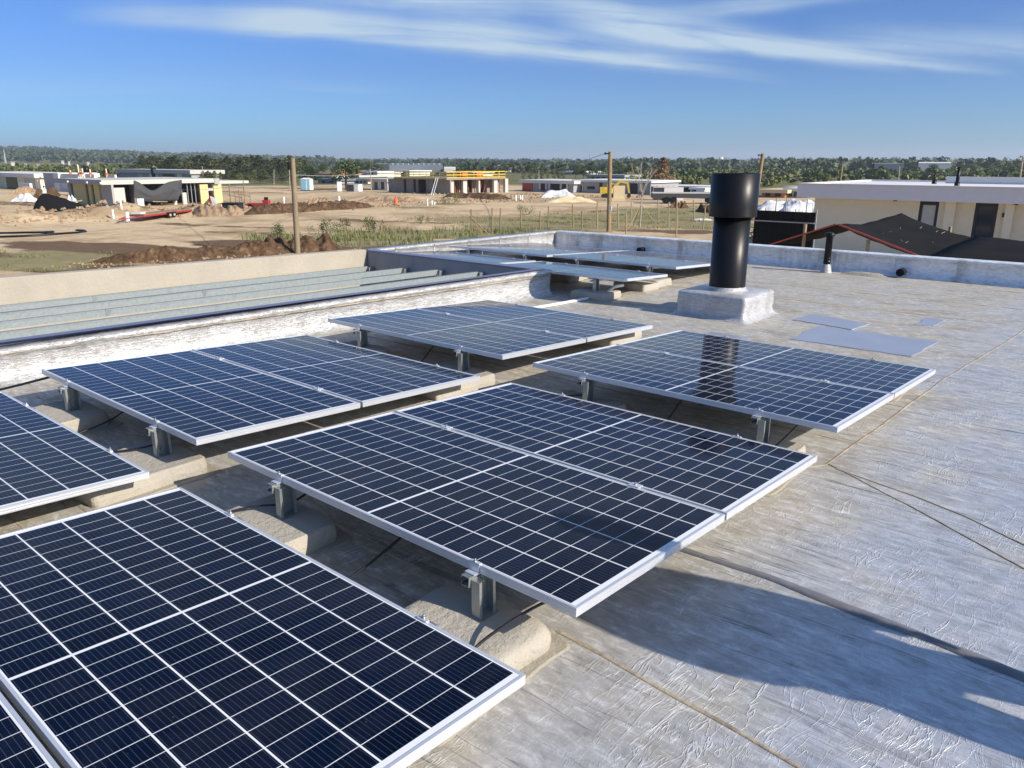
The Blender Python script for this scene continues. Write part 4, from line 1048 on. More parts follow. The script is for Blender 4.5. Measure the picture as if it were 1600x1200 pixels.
crate('red mixer tub between the yellow columns of the left house', 331, 317, (1.2, 1.0, .9), M['red'], 'tub', 'tub')
# black net heap left of the house
p = at(100, 333); q = at(58, 333); vs = []; mb = MB()
for i in range(22):
    for j in range(9):
        t, s = i/21, j/8*2-1; a = q.lerp(p, t*1.9)
        hgt = (2.1*math.sin(min(1, t*5)*1.57)*(1-.75*t**1.4))*(1-s*s*.8)+.15*noise.noise((t*8, s*3, 2))*(1-s*s)
        vs.append((a.x-s*2.2+.3*noise.noise((t*5, s*2, 7)), a.y+s*1.5, gz(a.x, a.y)+max(0, hgt)))
mb.add(vs, [(i*9+j, (i+1)*9+j, (i+1)*9+j+1, i*9+j+1) for i in range(21) for j in range(8)], 0, True)
tag(mb.build('net_heap', M['net']), 'long heap of black net covered material left of the house under construction', 'covered heap')
mb = MB(); mb.bar(gpt(57, 334, .5), gpt(130, 327, .9), .12, .10); tag(mb.build('plank', M['wood_pale']), 'long pale pole lying along the black net heap', 'plank')
# white crumpled tarp
def tarp(label, px, py, w, d, h, m='sheet', seed=0):
    p = at(px, py); vs = []; n, k = 18, 12
    for i in range(n):
        for j in range(k):
            u, v = i/(n-1)*2-1, j/(k-1)*2-1; e = max(0, 1-max(u*u, v*v)**1.5)
            vs.append((w/2*u*(1+.2*noise.noise((u*2, v*2, seed))), d/2*v*(1+.3*noise.noise((v*2, u*2, seed+3))), h*e*(.6+.7*abs(noise.noise((u*1.5, v*1.5, seed+8))))+.05*h*noise.noise((u*6, v*6, seed))*e+.01))
    mb = MB().add(vs, [(i*k+j, (i+1)*k+j, (i+1)*k+j+1, i*k+j+1) for i in range(n-1) for j in range(k-1)], 0, False)
    o = mb.build('tarpaulin', M[m]); o.location = (p.x, p.y, gz(p.x, p.y)); o.rotation_euler = (0, 0, -YAW*0+R_(40))
    return tag(o, label, 'tarpaulin')
tarp('crumpled white sheet on the soil left of the worker', 40, 319, 2.3, 1.8, 1.0, seed=1)
tarp('small white scrap of sheeting on the black net heap', 114, 327, 1.2, 1, 1.6, seed=2)
tarp('white sheeting on the dug ground by the trench bank in mid field', 515, 324, 3.4, 1.6, .5, seed=4)
tarp('grey white plastic sheet heap left of the orange sand in front of the white house', 872, 312, 5, 3, 1.6, seed=6)
tarp('orange sand pile in front of the white house', 892, 316, 6.5, 2.4, .8, 'ply', 8)
tarp('large bright white sheeting heap between chimney and right house', 1250, 331, 4.5, 4, 1.5, seed=11)
tarp('long grey white sheeting over a stack just right of the chimney', 1212, 330, 5, 3, 1.2, seed=12)
tarp('pale sheet spread on the ground before the dark fence', 1225, 336, 7, 2.4, .35, seed=13)
tarp('flat white litter on the grass among the fence posts', 1097, 345, 1.8, .9, .2, seed=14)
# red flatbed trailer
a = at(206, 347); c = at(289, 336)
root = thing('flatbed_trailer', 'low red flatbed trailer with white drawbar parked on the bank', 'trailer', (a.x, a.y, gz(a.x, a.y)+.10), (0, 0, math.atan2(c.y-a.y, c.x-a.x))); root.scale = (1, .8, .62)
L = math.hypot(c.x-a.x, c.y-a.y)
mb = MB(); mb.box((.6, -1.0, .75), (L, 1.0, .84)); mb.build('deck', M['wood'], root)
mb = MB()
for y in (-1.02, .94):
    mb.box((.6, y, .5), (L, y+.08, .748))
for k in range(6): mb.box((.7+k*(L-.8)/5, -.94, .55), (.8+k*(L-.8)/5, .94, .74))
mb.bar((.65, -.9, .62), (-1.8, 0, .45), .14, .12); mb.bar((.65, .9, .62), (-1.8, 0, .45), .14, .12); mb.build('chassis', M['red'], root)
for x in (L*.52, L*.60):
    for y in (-1.18, 1.0):
        mb = MB(); mb.tube([(x, y, .36), (x, y+.2, .36)], .38, 16); w = mb.build('wheel', M['black'], root)
        mb = MB(); mb.tube([(x, y-.012, .36), (x, y+.212, .36)], .2, 12); mb.build('rim', M['grey'], w)
MB().box((L*.47, -1.25, .76), (L*.65, -1.02, .82)).build('mudguard', M['red'], root)
mb = MB(); mb.box((.7, -.6, .902), (1.5, .5, 1.12)); mb.build('load', M['sheet'], root)
# other red machine in the trench
p = at(410, 330); root = thing('red_machine', 'small red machine standing in the trench left of the wooden pole', 'machine', (p.x, p.y, gz(p.x, p.y)+.3), (0, 0, .6)); root.scale = (.7, .7, .62)
mb = MB(); mb.box((-2.2, -.5, .3), (1.2, .5, .75)); mb.box((.3, -.45, .75), (1.2, .45, 1.3)); mb.bar((-2.2, 0, .5), (-3.6, 0, .3), .15, .15); mb.build('body', M['red'], root, .04)
mb = MB(); mb.box((.55, -.3, 1.3), (.95, .3, 1.75)); mb.build('engine', M['black'], root)
for x in (-1.6, .7):
    for y in (-.62, .5): MB().tube([(x, y, .3), (x, y+.14, .3)], .32, 12).build('wheel', M['black'], root)
# steel posts of the started foundation
g = 'thin steel posts beside the house under construction'
for px, py, ty in ((362, 331, 298), (370, 330, 305), (376, 328, 300), (379.5, 327, 303), (384, 327, 288), (392, 321, 303)):
    p = at(px, py); h = (py-ty)/FPX*math.hypot(p.x, p.y)
    o = MB().tube([(0, 0, -.2), (0, 0, h)], .06, 6).build('steel_post', M['wood']); o.location = (p.x, p.y, gz(p.x, p.y)); tag(o, 'thin dark post of the started frame right of the house under construction', 'post', g)
planks('two dark beams tied across the thin posts right of the house under construction', [(gpt(358, 321, 1.2), gpt(380, 327, 1.2)), (gpt(372, 318, 1.2), gpt(392, 324, 1.2))], M['wood'], .12, 'cross_beam', 'beam')
# dark trench box
p = at(365, 333); MBx = MB().box((-.9, -.5, -.3), (.9, .5, .45)).box((-1.0, -.6, .45), (1.0, .6, .52)); o = MBx.build('trench_box', M['dark']); o.location = (p.x, p.y, gz(p.x, p.y)); o.rotation_euler = (0, 0, .5); tag(o, 'black box at the trench edge beneath the thin posts', 'box')

def simple_house(label, px0, px1, py_base, py_top, wall, depth=9, roofm='pale', roof_h=.45, over=.4, wins=(), group=None, axis='y', name='house', winm='glass', chim=False, parts=()):
    """house whose long front runs along x (axis 'y') or along y (axis 'x'); wins: (px0, px1, py0, py1) openings"""
    p = at((px0+px1)/2, py_base)
    if axis == 'y':
        y = p.y; a, c = aty(px0, py_base, y), aty(px1, py_base, y); zt = aty((px0+px1)/2, py_top, y).z
        x0, x1 = a.x, c.x; o = Vector((x0, y, G)); root = thing(name, label, 'house', o, group=group)
        mb = MB(); h = zt-G-roof_h; mb.box((0, 0, 0), (x1-x0, .3, h)); mb.box((0, .3, 0), (.3, depth, h)); mb.box((x1-x0-.3, .3, 0), (x1-x0, depth, h)); mb.box((.3, depth-.3, 0), (x1-x0-.3, depth, h)); mb.build('wall', M[wall], root)
        MB().box((-over, -over, h+.002), (x1-x0+over, depth+over, h+roof_h)).build('roof', M[roofm], root)
        for q in wins:
            u0, u1 = aty(q[0], q[2], y).x-x0, aty(q[1], q[2], y).x-x0; z1, z0 = aty(q[0], q[2], y).z-G, aty(q[0], q[3], y).z-G
            z1 = min(z1, h-.02); z0 = max(z0, .02); m_ = M[q[4]] if len(q) > 4 else M[winm]
            f = MB().box((u0-.06, -.03, z0-.06), (u1+.06, .02, z1+.06)).build(q[5] if len(q) > 5 else 'window', M['dark'], root)
            MB().box((u0, -.045, z0), (u1, -.031, z1)).build('pane', m_, f)
        return root, h, x1-x0
    x = p.x; a, c = atx(px0, py_base, x), atx(px1, py_base, x); zt = atx((px0+px1)/2, py_top, x).z
    y0, y1 = a.y, c.y; root = thing(name, label, 'house', (x, y0, G), group=group); h = zt-G-roof_h; D = depth
    mb = MB(); mb.box((-.3, 0, 0), (0, y1-y0, h)); mb.box((-D, 0, 0), (-.3, .3, h)); mb.box((-D, y1-y0-.3, 0), (-.3, y1-y0, h)); mb.box((-D, .3, 0), (-D+.3, y1-y0-.3, h)); mb.build('wall', M[wall], root)
    MB().box((-D-over, -over, h+.002), (over, y1-y0+over, h+roof_h)).build('roof', M[roofm], root)
    for q in wins:
        u0, u1 = atx(q[0], q[2], x).y-y0, atx(q[1], q[2], x).y-y0; z1, z0 = atx(q[0], q[2], x).z-G, atx(q[0], q[3], x).z-G
        z1 = min(z1, h-.02); z0 = max(z0, .02); m_ = M[q[4]] if len(q) > 4 else M[winm]
        f = MB().box((-.02, u0-.06, z0-.06), (.03, u1+.06, z1+.06)).build(q[5] if len(q) > 5 else 'window', M['dark'], root)
        MB().box((.031, u0, z0), (.045, u1, z1)).build('pane', m_, f)
    return root, h, y1-y0
simple_house('cream pillared house cut by the left edge of the photo', -45, 60, 294, 270, 'cream', 10, 'white', .7, .6, [(-30, -4, 276, 293, 'dark'), (9, 26, 277, 294, 'glass'), (37, 53, 277, 292, 'pale')])
simple_house('house with a pale roof behind the house under construction', 186, 300, 284, 265, 'grey', 8, 'pale', .9, .5, [(216, 224, 271, 280, 'pale'), (233, 246, 271, 281, 'cream'), (254, 272, 271, 281, 'glass'), (276, 284, 271, 282, 'cream')])
# half built block walls
p = at(90, 299)
root = thing('block_wall', 'half built white and grey block wall with orange capped rods, left of the house under construction', 'wall', (p.x, p.y, G))
y = p.y; xl = lambda px: aty(px, 290, y).x-p.x; zt = lambda py: aty(120, py, y).z-G
MB().box((xl(70), 0, 0), (xl(89), .3, zt(271.5))).build('wall', M['grey'], root)
for q_ in (((xl(89.2), -.4, 0), (xl(97), 6, zt(271))), ((xl(97), .05, 0), (xl(122), .35, zt(272))), ((xl(122), -1.2, 0), (xl(132), -.8, zt(285))), ((xl(89.5), -6, 0), (xl(108), -5.6, zt(286))), ((xl(132), .3, 0), (xl(146), .6, zt(271.5))), ((xl(164), .3, 0), (xl(178), .6, zt(271.5)))): MB().box(*q_).build('wall', M['white'], root)
for px, py in ((111, 266), (124, 257), (130, 263), (142, 264), (167, 263), (127, 267)):
    o = MB().tube([(xl(px), .2, 0), (xl(px), .2, zt(py))], .10, 6).build('rod', M['cream'], root)
    MB().tube([(xl(px), .2, zt(272)), (xl(px), .2, zt(269))], .2, 6).build('cap', M['orange'], o)
# black chimney pipes on the house behind
for px, py0, py1, lb in ((197, 283, 263, 'black pipe standing left of the house behind the house under construction'), (297.5, 283, 264, 'black pipe at the right end of the house behind the house under construction')):
    p = at(px, py0); h = (py0-py1)/FPX*math.hypot(p.x, p.y); o = MB().lathe([(.5, 0), (.5, h*.5), (.65, h*.5), (.65, h), (.5, h)], 14).build('flue_pipe', M['black']); o.location = (p.x, p.y-9.5, gz(p.x, p.y)); tag(o, lb, 'pipe')
# scaffolded building
X0, X1, Y0, Y1 = -101.4, -90.2, 88.9, 101.6
hs = thing('building_shell', 'concrete shell with yellow guard rails on its roof slab in mid field', 'building', (X1, Y0, G)); hs_o = (X1, Y0, G)
mb = MB(); mb.box((X0-.9, Y0-.8, -1.02), (X1+.5, Y1+.6, -.82)); H_(mb, 'slab', M['shell'])
for q_ in ((607, 631), (635, 646), (650, 653), (666, 677), (681, 703.5)): mb = MB(); spans_y(mb, Y0, [q_], G, -1.025); H_(mb, 'wall', M['shell'])
for q_ in (((X0, Y1-.3, G), (X1-.6, Y1, -1.03)), ((X0, Y0+.3, G), (X0+.3, Y1-.3, -1.03)), ((X0+.5, Y0+5, G), (X1-2.5, Y0+5.2, -1.03))): H_(MB().box(*q_), 'wall', M['shell'])
for a, c in ((703.8, 709.5), (724, 730), (748, 750.5), (772, 777.5), (789.5, 794)):
    mb = MB(); spans_x(mb, X1, [(a, c)], G, -1.03, .5); H_(mb, 'column', M['pale'])
for q_ in ((757, 771), (738, 747)): mb = MB(); spans_x(mb, X1-2.2, [q_], G, -1.04); H_(mb, 'wall', M['shell'])
for px in (712, 716, 720, 733, 737, 742, 753, 759, 780, 785):
    ya = atx(px, 295, X1-.9).y; mb = MB(); mb.tube([(X1-.9-.6*(px % 2), ya, G), (X1-.9-.6*(px % 3), ya+.25, -1.03)], .06, 6); H_(mb, 'prop', M['red_wood'])
# guard rails: posts, three rails
def guard(pts, name, m):
    mb = MB()
    for i in range(len(pts)-1):
        a, c = Vector(pts[i]), Vector(pts[i+1]); L = (c-a).length; n = max(1, round(L/1.5))
        for k in range(n+1):
            q = a.lerp(c, k/n); mb.tube([q+Vector((0, 0, -.15)), q+Vector((0, 0, 1.08))], .045, 5)
        for z in (.12, .55, 1.0): mb.bar(a+Vector((0, 0, z)), c+Vector((0, 0, z)), .05, .12)
    H_(mb, name, m)
guard([(X0-.7, Y0-.7, -.82), (X1+.4, Y0-.7, -.82)], 'guard_rail', M['yellow']); guard([(X1+.4, Y0-.7, -.82), (X1+.4, Y1+.5, -.82)], 'guard_rail', M['yellow']); guard([(X0-.7, Y1+.5, -.82), (X1+.4, Y1+.5, -.82)], 'guard_rail', M['yellow'])
for px, w in ((746, 1.6), (722, 1.0)):
    q = atx(px, 272, X1-1.5); mb = MB(); mb.box((q.x-.6, q.y-w/2, -.82), (q.x+.6, q.y+w/2, .0)); H_(mb, 'formwork_stack', M['orange'])
a, c = at(675, 306), aty(683, 277, Y0-.9)
mb = MB(); s = Vector((.25, 0, 0)); mb.tube([a-s, c-s], .05, 5); mb.tube([a+s, c+s], .05, 5)
for k in range(10): q = a.lerp(c, (k+.5)/10); mb.tube([q-s, q+s], .03, 5)
tag(mb.build('ladder', M['pvc']), 'long pale ladder leaning on the slab edge of the scaffolded shell', 'ladder')
# more houses in the middle distance
simple_house('unfinished house with white pillars right of the scaffolded shell', 816, 896, 299.5, 281.5, 'grey', 9, 'white', .55, .5, [(817, 832, 285, 298, 'red_wood'), (842, 845, 286, 296, 'white', 'pillar'), (846, 851, 285, 297, 'dark'), (852, 855, 286, 296, 'white', 'pillar'), (857, 860, 286, 298, 'white', 'pillar'), (861, 874, 286, 297, 'dark'), (875, 878, 286, 296, 'white', 'pillar'), (879, 884, 286, 297, 'dark'), (885, 888, 286, 297, 'white', 'pillar')])
rt_, hh, ww = simple_house('white single storey house behind the yellow excavator', 897, 1016, 302, 281.5, 'grey', 9, 'white', .35, .3, [(899, 912, 286, 301, 'pale', 'garage_door'), (907, 909.5, 290, 301, 'blue', 'door'), (918, 929, 291.5, 295, 'dark'), (937, 941, 286, 302, 'dark', 'door'), (948, 957, 288, 299, 'white'), (985, 996, 287, 303, 'dark'), (998, 1006, 287, 300, 'pale')])
# black net fence with white walls
p = at(1062, 306); y = p.y
root = thing('net_fence', 'long black net screen fence in front of the woods left of the chimney', 'fence', (p.x, y, G))
xl = lambda px: aty(px, 300, y).x-p.x; hz = lambda py: aty(1060, py, y).z-G
mb = MB(); n = 40; vs = []
for i in range(n):
    xx = xl(1017)+(xl(1078)-xl(1017))*i/(n-1)
    for j in range(4): vs.append((xx, .12*noise.noise((i*.5, j, 0)), .05+(hz(292.5)-.05)*j/3))
mb.add(vs, [(i*4+j, (i+1)*4+j, (i+1)*4+j+1, i*4+j+1) for i in range(n-1) for j in range(3)], 0, True); mb.build('screen', M['net'], root)
for k in range(8): q = xl(1017)+(xl(1078)-xl(1017))*k/7; MB().box((q-.06, .16, 0), (q+.06, .28, hz(291.5))).build('post', M['twig'], root)
simple_house('long low white roofed house behind the black net fence', 1012, 1118, 300, 290.5, 'white', 8, 'white', .5, .5, [(1078, 1086, 296, 300, 'glass')])
simple_house('small white site cabin right of the black net fence', 1078, 1100, 308, 293.5, 'white', 4, 'white', .25, .2, [(1082.5, 1087, 297, 307, 'dark', 'door'), (1078.8, 1082, 297, 305, 'paleblue')], name='site_cabin')
simple_house('white cabin beside the chimney collar', 1103, 1118, 306, 295, 'white', 4, 'pale', .25, .2, [(1105, 1109, 297, 303, 'pale')], name='site_cabin')
crate('blue container in front of the white site cabin', 1097, 309.5, (2.6, 1.4, .9), M['blue'], 'container', 'container', .5)
crate('pale concrete block stack left of the site cabin', 1043, 313, (4.0, 1.2, 1.7), M['white'], 'block_stack', 'block stack', .65)
crate('dark bin by the pale block stack', 1029, 313, (1.4, 1.2, 1.6), M['net_grey'], 'bin', 'bin', .5)
p = at(1080, 318); root = thing('low_trailer', 'long dark low trailer behind the fence posts left of the chimney', 'trailer', (p.x, p.y, gz(p.x, p.y)), (0, 0, .62))
MB().box((-5, -1, .7), (5.5, 1, 1.25)).build('deck', M['net_grey'], root); MB().box((-5, -1.02, 1.252), (5.5, 1.02, 1.36)).build('rail', M['pale'], root)
for x in (-3.2, -2.3, 2.2):
    for y_ in (-1.06, .86): MB().tube([(x, y_, .42), (x, y_+.2, .42)], .42, 14).build('wheel', M['black'], root)
simple_house('orange brick house with white upper walls right of the chimney', 1190, 1226, 308, 296, 'brick', 9, 'ply', .5, .6, [(1197, 1203, 301, 306, 'dark'), (1212, 1220, 301, 306, 'dark')])
simple_house('white house with two small windows left of the right house', 1226, 1262, 308.5, 294, 'white', 8, 'white', .35, .3, [(1233.5, 1237.5, 301, 306.5, 'glass'), (1241, 1245, 300, 306.5, 'glass')])
simple_house('low white building piece above the white house left of the right house', 1222, 1252, 303, 291.5, 'white', 5, 'pale', .3, .2, [(1234, 1238, 294, 297, 'dark'), (1243, 1246, 294, 297, 'dark')])
simple_house('low pale house with dark windows behind the trees by the tall pole', 917, 975, 282, 273, 'grey', 8, 'grey', .6, .4, [(925, 929, 276, 279, 'dark'), (932, 937, 276, 279, 'dark'), (940, 945, 276, 279, 'dark')], name='far_house')
g = 'pale houses far off in the middle of the photo'
for k, (px0, px1, pb, ptop, wl, rf) in enumerate(((492, 520, 279, 271, 'white', 'brick'), (521, 531, 276, 267, 'pale', 'brick'), (548, 562, 282, 274, 'grey', 'pale'), (562, 590, 277, 267.5, 'cream', 'white'), (600, 640, 275, 266, 'cream', 'white'), (690, 715, 276, 268.5, 'cream', 'white'), (718, 738, 277, 268, 'white', 'pale'), (497, 527, 287, 279, 'grey', 'metal_roof'), (560, 575, 287, 279, 'cream', 'pale'), (580, 606, 297, 279.5, 'white', 'pale'), (758, 772, 269, 263.5, 'white', 'white'), (772, 784, 268, 262, 'pale', 'white'), (825, 842, 262.5, 259, 'white', 'white'), (875, 914, 273, 267.5, 'pale', 'white'), (882, 900, 266, 263, 'pale', 'white'))):
    w_ = px1-px0
    simple_house('pale far house among trees beyond the scaffolded shell', px0, px1, pb, ptop, wl, 10, rf, .5, .5, [(px0+w_*.2, px0+w_*.36, ptop+3, pb-1.5, 'glass'), (px0+w_*.6, px0+w_*.76, ptop+3, pb-1.5, 'glass')], g, name='far_house')
def shed(label, px0, px1, pb, ptop, r, depth, wall, roofm, ridge=0, lights=0):
    a, c = atr(px0, pb, r), atr(px1, pb, r); zt_ = atr((px0+px1)/2, ptop, r).z; d = c-a; L = math.hypot(d.x, d.y)
    z0 = min(a.z, c.z)-2; root = thing('warehouse', label, 'warehouse', (a.x, a.y, z0), (0, 0, math.atan2(d.y, d.x))); h = zt_-z0
    MB().box((0, 0, 0), (L, depth, h*.97)).build('wall', M[wall], root)
    mb = MB(); e = L*.004
    mb.add([(-e, -e, h*.97+.01), (L+e, -e, h*.97+.01), (L+e, depth+e, h*.97+.01), (-e, depth+e, h*.97+.01), (-e, depth/2, h+ridge), (L+e, depth/2, h+ridge)], [(0, 1, 5, 4), (3, 4, 5, 2), (0, 4, 3), (1, 2, 5), (0, 3, 2, 1)])
    mb.build('roof', M[roofm], root)
    for k in range(lights):
        x = L*(k+.7)/(lights+.4); MB().lathe([(L*.014, h*.98), (L*.014, h*1.02), (L*.006, h*1.045), (0, h*1.05)], 10, (x, depth*.02, 0)).build('roof_light', M['white'], root)
    MB().box((L*.35, -.3, .1), (L*.45, -.02, h*.5)).build('door', M['dark'], root)
    return root
shed('long grey warehouse with a row of white roof lights on the middle horizon', 608, 692, 265, 256.5, 300, 22, 'metal_roof', 'metal_roof', .3, 10)
shed('dark end bay of the grey warehouse on the middle horizon', 588, 607.5, 264, 256, 298, 22, 'net_grey', 'metal_roof', .2, 2)
shed('white roofed shed right of the grey warehouse', 694, 712, 266.5, 263, 290, 12, 'pale', 'white', .5)
shed('bright white long warehouse on the wooded rise at right', 1434, 1485, 263, 254.5, 424, 20, 'white', 'white', .4)
shed('pale grey warehouse left of the bright white one on the rise', 1366, 1412, 262, 256, 426, 20, 'metal_roof', 'metal_roof', .4)
g = 'tiny pale roofs scattered on the wooded slopes'
random.seed(33)
for px, py, w_ in ((38, 257, 10), (20, 254, 8), (60, 258, 5), (98, 252, 6), (108, 253, 4), (138, 254, 5), (70, 262, 6), (700, 259, 16), (715, 261, 10), (640, 258, 10), (780, 259, 9), (830, 258, 10), (846, 259, 8), (1098, 257, 5), (1258, 257, 6), (1268, 258, 8), (1286, 273, 5), (1357, 268, 6), (1364, 270, 9), (1385, 280, 8), (1420, 278, 22), (1396, 262, 5), (1210, 262, 5)):
    r = 330 if py > 266 else 560; a, c = atr(px-w_*.36, py+1.2, r), atr(px+w_*.36, py+1.2, r); d = c-a; L = math.hypot(d.x, d.y)
    h = r*2.0/FPX; root = thing('far_house', 'tiny pale house half hidden on the far wooded slope', 'house', (a.x, a.y, a.z), (0, 0, math.atan2(d.y, d.x)), g)
    MB().box((0, 0, -1.5), (L, 5, h*.6)).build('wall', M['pale'], root)
    MB().add([(-.3, -.3, h*.6+.01), (L+.3, -.3, h*.6+.01), (L+.3, 5.3, h*.6+.01), (-.3, 5.3, h*.6+.01), (-.3, 2.5, h), (L+.3, 2.5, h)], [(0, 1, 5, 4), (3, 4, 5, 2), (0, 4, 3), (1, 2, 5), (0, 3, 2, 1)]).build('roof', M['pale'], root)
# water tower
a, c = atr(1126, 256, 1100), atr(1126, 245.5, 1100); H0 = c.z-a.z
root = thing('water_tower', 'white water tower above the trees on the right horizon', 'water tower', (a.x, a.y, a.z-4))
MB().lathe([(1.6, 0), (1.2, 4+H0*.25)], 14).build('shaft', M['white'], root); MB().lathe([(1.2, 4+H0*.22), (2.8, 4+H0*.4), (3.0, 4+H0*.95), (2.0, 4+H0), (0, 4+H0)], 18).build('tank', M['white'], root)
# portable toilets
for px, lb, m_ in ((477, 'pale blue portable toilet left of the lone leafy tree', 'paleblue'), (483, 'white and blue cabin beside the pale blue portable toilet', 'pvc')):
    p = at(px, 298); root = thing('portable_toilet', lb, 'toilet cabin', (p.x, p.y, gz(p.x, p.y)), (0, 0, .5))
    mb = MB(); mb.box((-.6, -.6, .1), (.6, .6, 2.0)); mb.build('cabin', M[m_], root, .05); MB().add([(-.66, -.66, 2.0), (.66, -.66, 2.0), (.66, .66, 2.0), (-.66, .66, 2.0), (0, 0, 2.28)], [(0, 1, 4), (1, 2, 4), (2, 3, 4), (3, 0, 4), (3, 2, 1, 0)]).build('roof', M['pvc'], root)
    MB().box((-.4, -.63, .2), (.4, -.601, 1.85)).build('door', M['paleblue'], root); MB().box((-.65, -.65, 0), (.65, .65, .1)).build('skid', M['dark'], root)
crate('white box on the ground right of the lone leafy tree', 556, 299, (1.9, 1.4, 1.2), M['pvc'], 'container', 'container', .4)
crate('grey box beside the white one right of the lone leafy tree', 550, 299, (1.4, 1.4, 1.1), M['net_grey'], 'container', 'container', .4)
crate('white slab propped by the trunk of the lone leafy tree', 531, 299, (.8, .6, 1.6), M['pvc'], 'container', 'container', .9)
# excavator
p = at(951, 309.5); root = thing('excavator', 'yellow excavator with raised boom standing before the white house', 'excavator', (p.x, p.y, gz(p.x, p.y)), (0, 0, .50)); root.scale = (.62, .62, .72)
for y in (-1.15, .75):
    mb = MB(); secs = []
    pts = [(-1.5, .1), (-1.75, .4), (-1.5, .75), (1.5, .75), (1.75, .4), (1.5, .1)]
    mb.loft([[Vector((x, y_, z)) for x, z in pts] for y_ in (y, y+.42)], close=True); mb.build('track', M['dark'], root)
MB().box((-.9, -.72, .3), (.9, .72, .85)).build('undercarriage', M['dark'], root)
mb = MB(); mb.box((-2.0, -1.15, .9), (.9, 1.15, 1.75)); mb.box((-2.05, -1.1, 1.752), (-.6, .2, 2.1)); mb.build('body', M['yellow'], root, .06)
cb = MB().box((-.5, .25, 1.76), (.95, 1.15, 2.85)).build('cab', M['yellow'], root, .05); MB().box((.951, .33, 1.95), (.965, 1.07, 2.75)).build('window', M['glass'], cb)
MB().bar((.6, -.15, 1.5), (2.6, -.15, 3.3), .4, .5).bar((2.5, -.15, 3.25), (4.3, -.15, 2.95), .38, .42).build('boom', M['yellow'], root)
MB().bar((4.2, -.15, 3.15), (4.75, -.15, .95), .32, .36).build('arm', M['yellow'], root)
MB().bar((1.2, -.15, 2.6), (2.9, -.15, 3.55), .12, .12).build('ram', M['pvc'], root)
mb = MB(); mb.loft([[Vector((x, y_, z)) for x, z in ((4.5, 1.0), (5.05, .95), (5.1, .35), (4.6, .05), (4.15, .35))] for y_ in (-.65, .35)], close=True); mb.build('bucket', M['dark'], root)
p = at(967, 314); root = thing('board_stack', 'pale plywood board propped upright in front of the excavator', 'board', (p.x, p.y, gz(p.x, p.y)), (0, 0, .64))
MB().box((-.75, -.06, .4), (.75, .06, 2.0)).build('board', M['ply'], root); MB().box((-1.0, -.6, 0), (.75, .6, .40)).build('base', M['ply'], root)
# right hand house
RY = 43.5
hs = thing('house', 'large cream house with a lilac grey roof edge at the right side', 'house', (-15.8, RY, G)); hs_o = (-15.8, RY, G)
mb = MB(); mb.box((-16.56, RY-.75, -.07), (9, RY+11, .60)); H_(mb, 'roof', M['fascia'])
mb = MB(); mb.box((-16.6, RY-.79, .602), (9.04, RY-.45, .68)); mb.box((-16.6, RY-.45, .602), (-16.2, RY+11.04, .68)); mb.box((-16.2, RY+10.6, .602), (9.04, RY+11.04, .68)); H_(mb, 'parapet_cap', M['white'])
mb = MB(); xw = lambda px, py=320: aty(px, py, RY).x
for a, c in ((-15.82, xw(1437)), (xw(1467.5), xw(1524.5)), (xw(1560.5), 9)): mb.box((a, RY, G), (c, RY+.3, -.072))
mb.box((-15.82, RY+.3, G), (-15.5, RY+10.5, -.072)); mb.box((xw(1437), RY+.001, G), (xw(1467.5), RY+.299, -2.3)); mb.box((-15.5, RY+10.2, G), (9, RY+10.5, -.072)); H_(mb, 'wall', M['cream'])
for a, c in ((xw(1480), xw(1496)), (xw(1574), xw(1588)), (-3.2, -2.6), (1.2, 1.8)):
    mb = MB(); mb.box((a, RY-.32, G), (c, RY-.002, -.073)); H_(mb, 'pilaster', M['cream'])
for a, c, z0, m_ in ((1437, 1467.5, -2.3, 'glass_pale'), (1524.5, 1560.5, G+.05, 'glass')):
    x0, x1 = xw(a), xw(c); mb = MB(); f = .14
    mb.box((x0, RY+.03, z0), (x0+f, RY+.15, -.075)); mb.box((x1-f, RY+.03, z0), (x1, RY+.15, -.075)); mb.box((x0+f, RY+.03, -.28), (x1-f, RY+.15, -.075)); mb.box((x0+f, RY+.03, z0), (x1-f, RY+.15, z0+.1))
    fr = H_(mb, 'window', M['dark']); mb = MB(); mb.box((x0+f, RY+.08, z0+.1), (x1-f, RY+.1, -.28)); mb.v = [(x-hs_o[0], y-hs_o[1], z-hs_o[2]) for x, y, z in mb.v]; mb.build('pane', M[m_], fr)
x0, x1 = xw(1524.5), xw(1560.5); mb = MB()
for k in range(11): q = x0+.14+(x1-x0-.28)*k/10; mb.box((q-.012, RY-.05, -2.9), (q+.012, RY-.026, -1.75))
mb.box((x0+.1, RY-.06, -1.75), (x1-.1, RY-.02, -1.70)); H_(mb, 'balustrade', M['metal_roof'])
mb = MB(); mb.box((xw(1569), RY-.12, -.72), (xw(1575), RY-.002, -.53)); H_(mb, 'wall_lamp', M['dark'])
for px in (1402, 1590): mb = MB(); mb.box((xw(px)-.08, RY-.5, -.13), (xw(px)+.08, RY-.35, -.072)); H_(mb, 'soffit_light', M['dark'])
for px, yo, h in ((1496, 2.2, .95), (1460, 6, .6)):
    q = aty(px, 283, RY+yo); mb = MB(); mb.lathe([(.13, 0), (.12, .2), (.085 if px > 1480 else .05, .2), (.085 if px > 1480 else .05, h)], 14, (q.x, q.y, .6)); H_(mb, 'vent_pipe', M['black'])
q0, q1 = aty(1478, 285, RY+8), aty(1577, 284, RY+8); mb = MB(); mb.box((q0.x, RY+7.9, .60), (q1.x+6, RY+8.2, .98)); H_(mb, 'inner_parapet', M['white'])
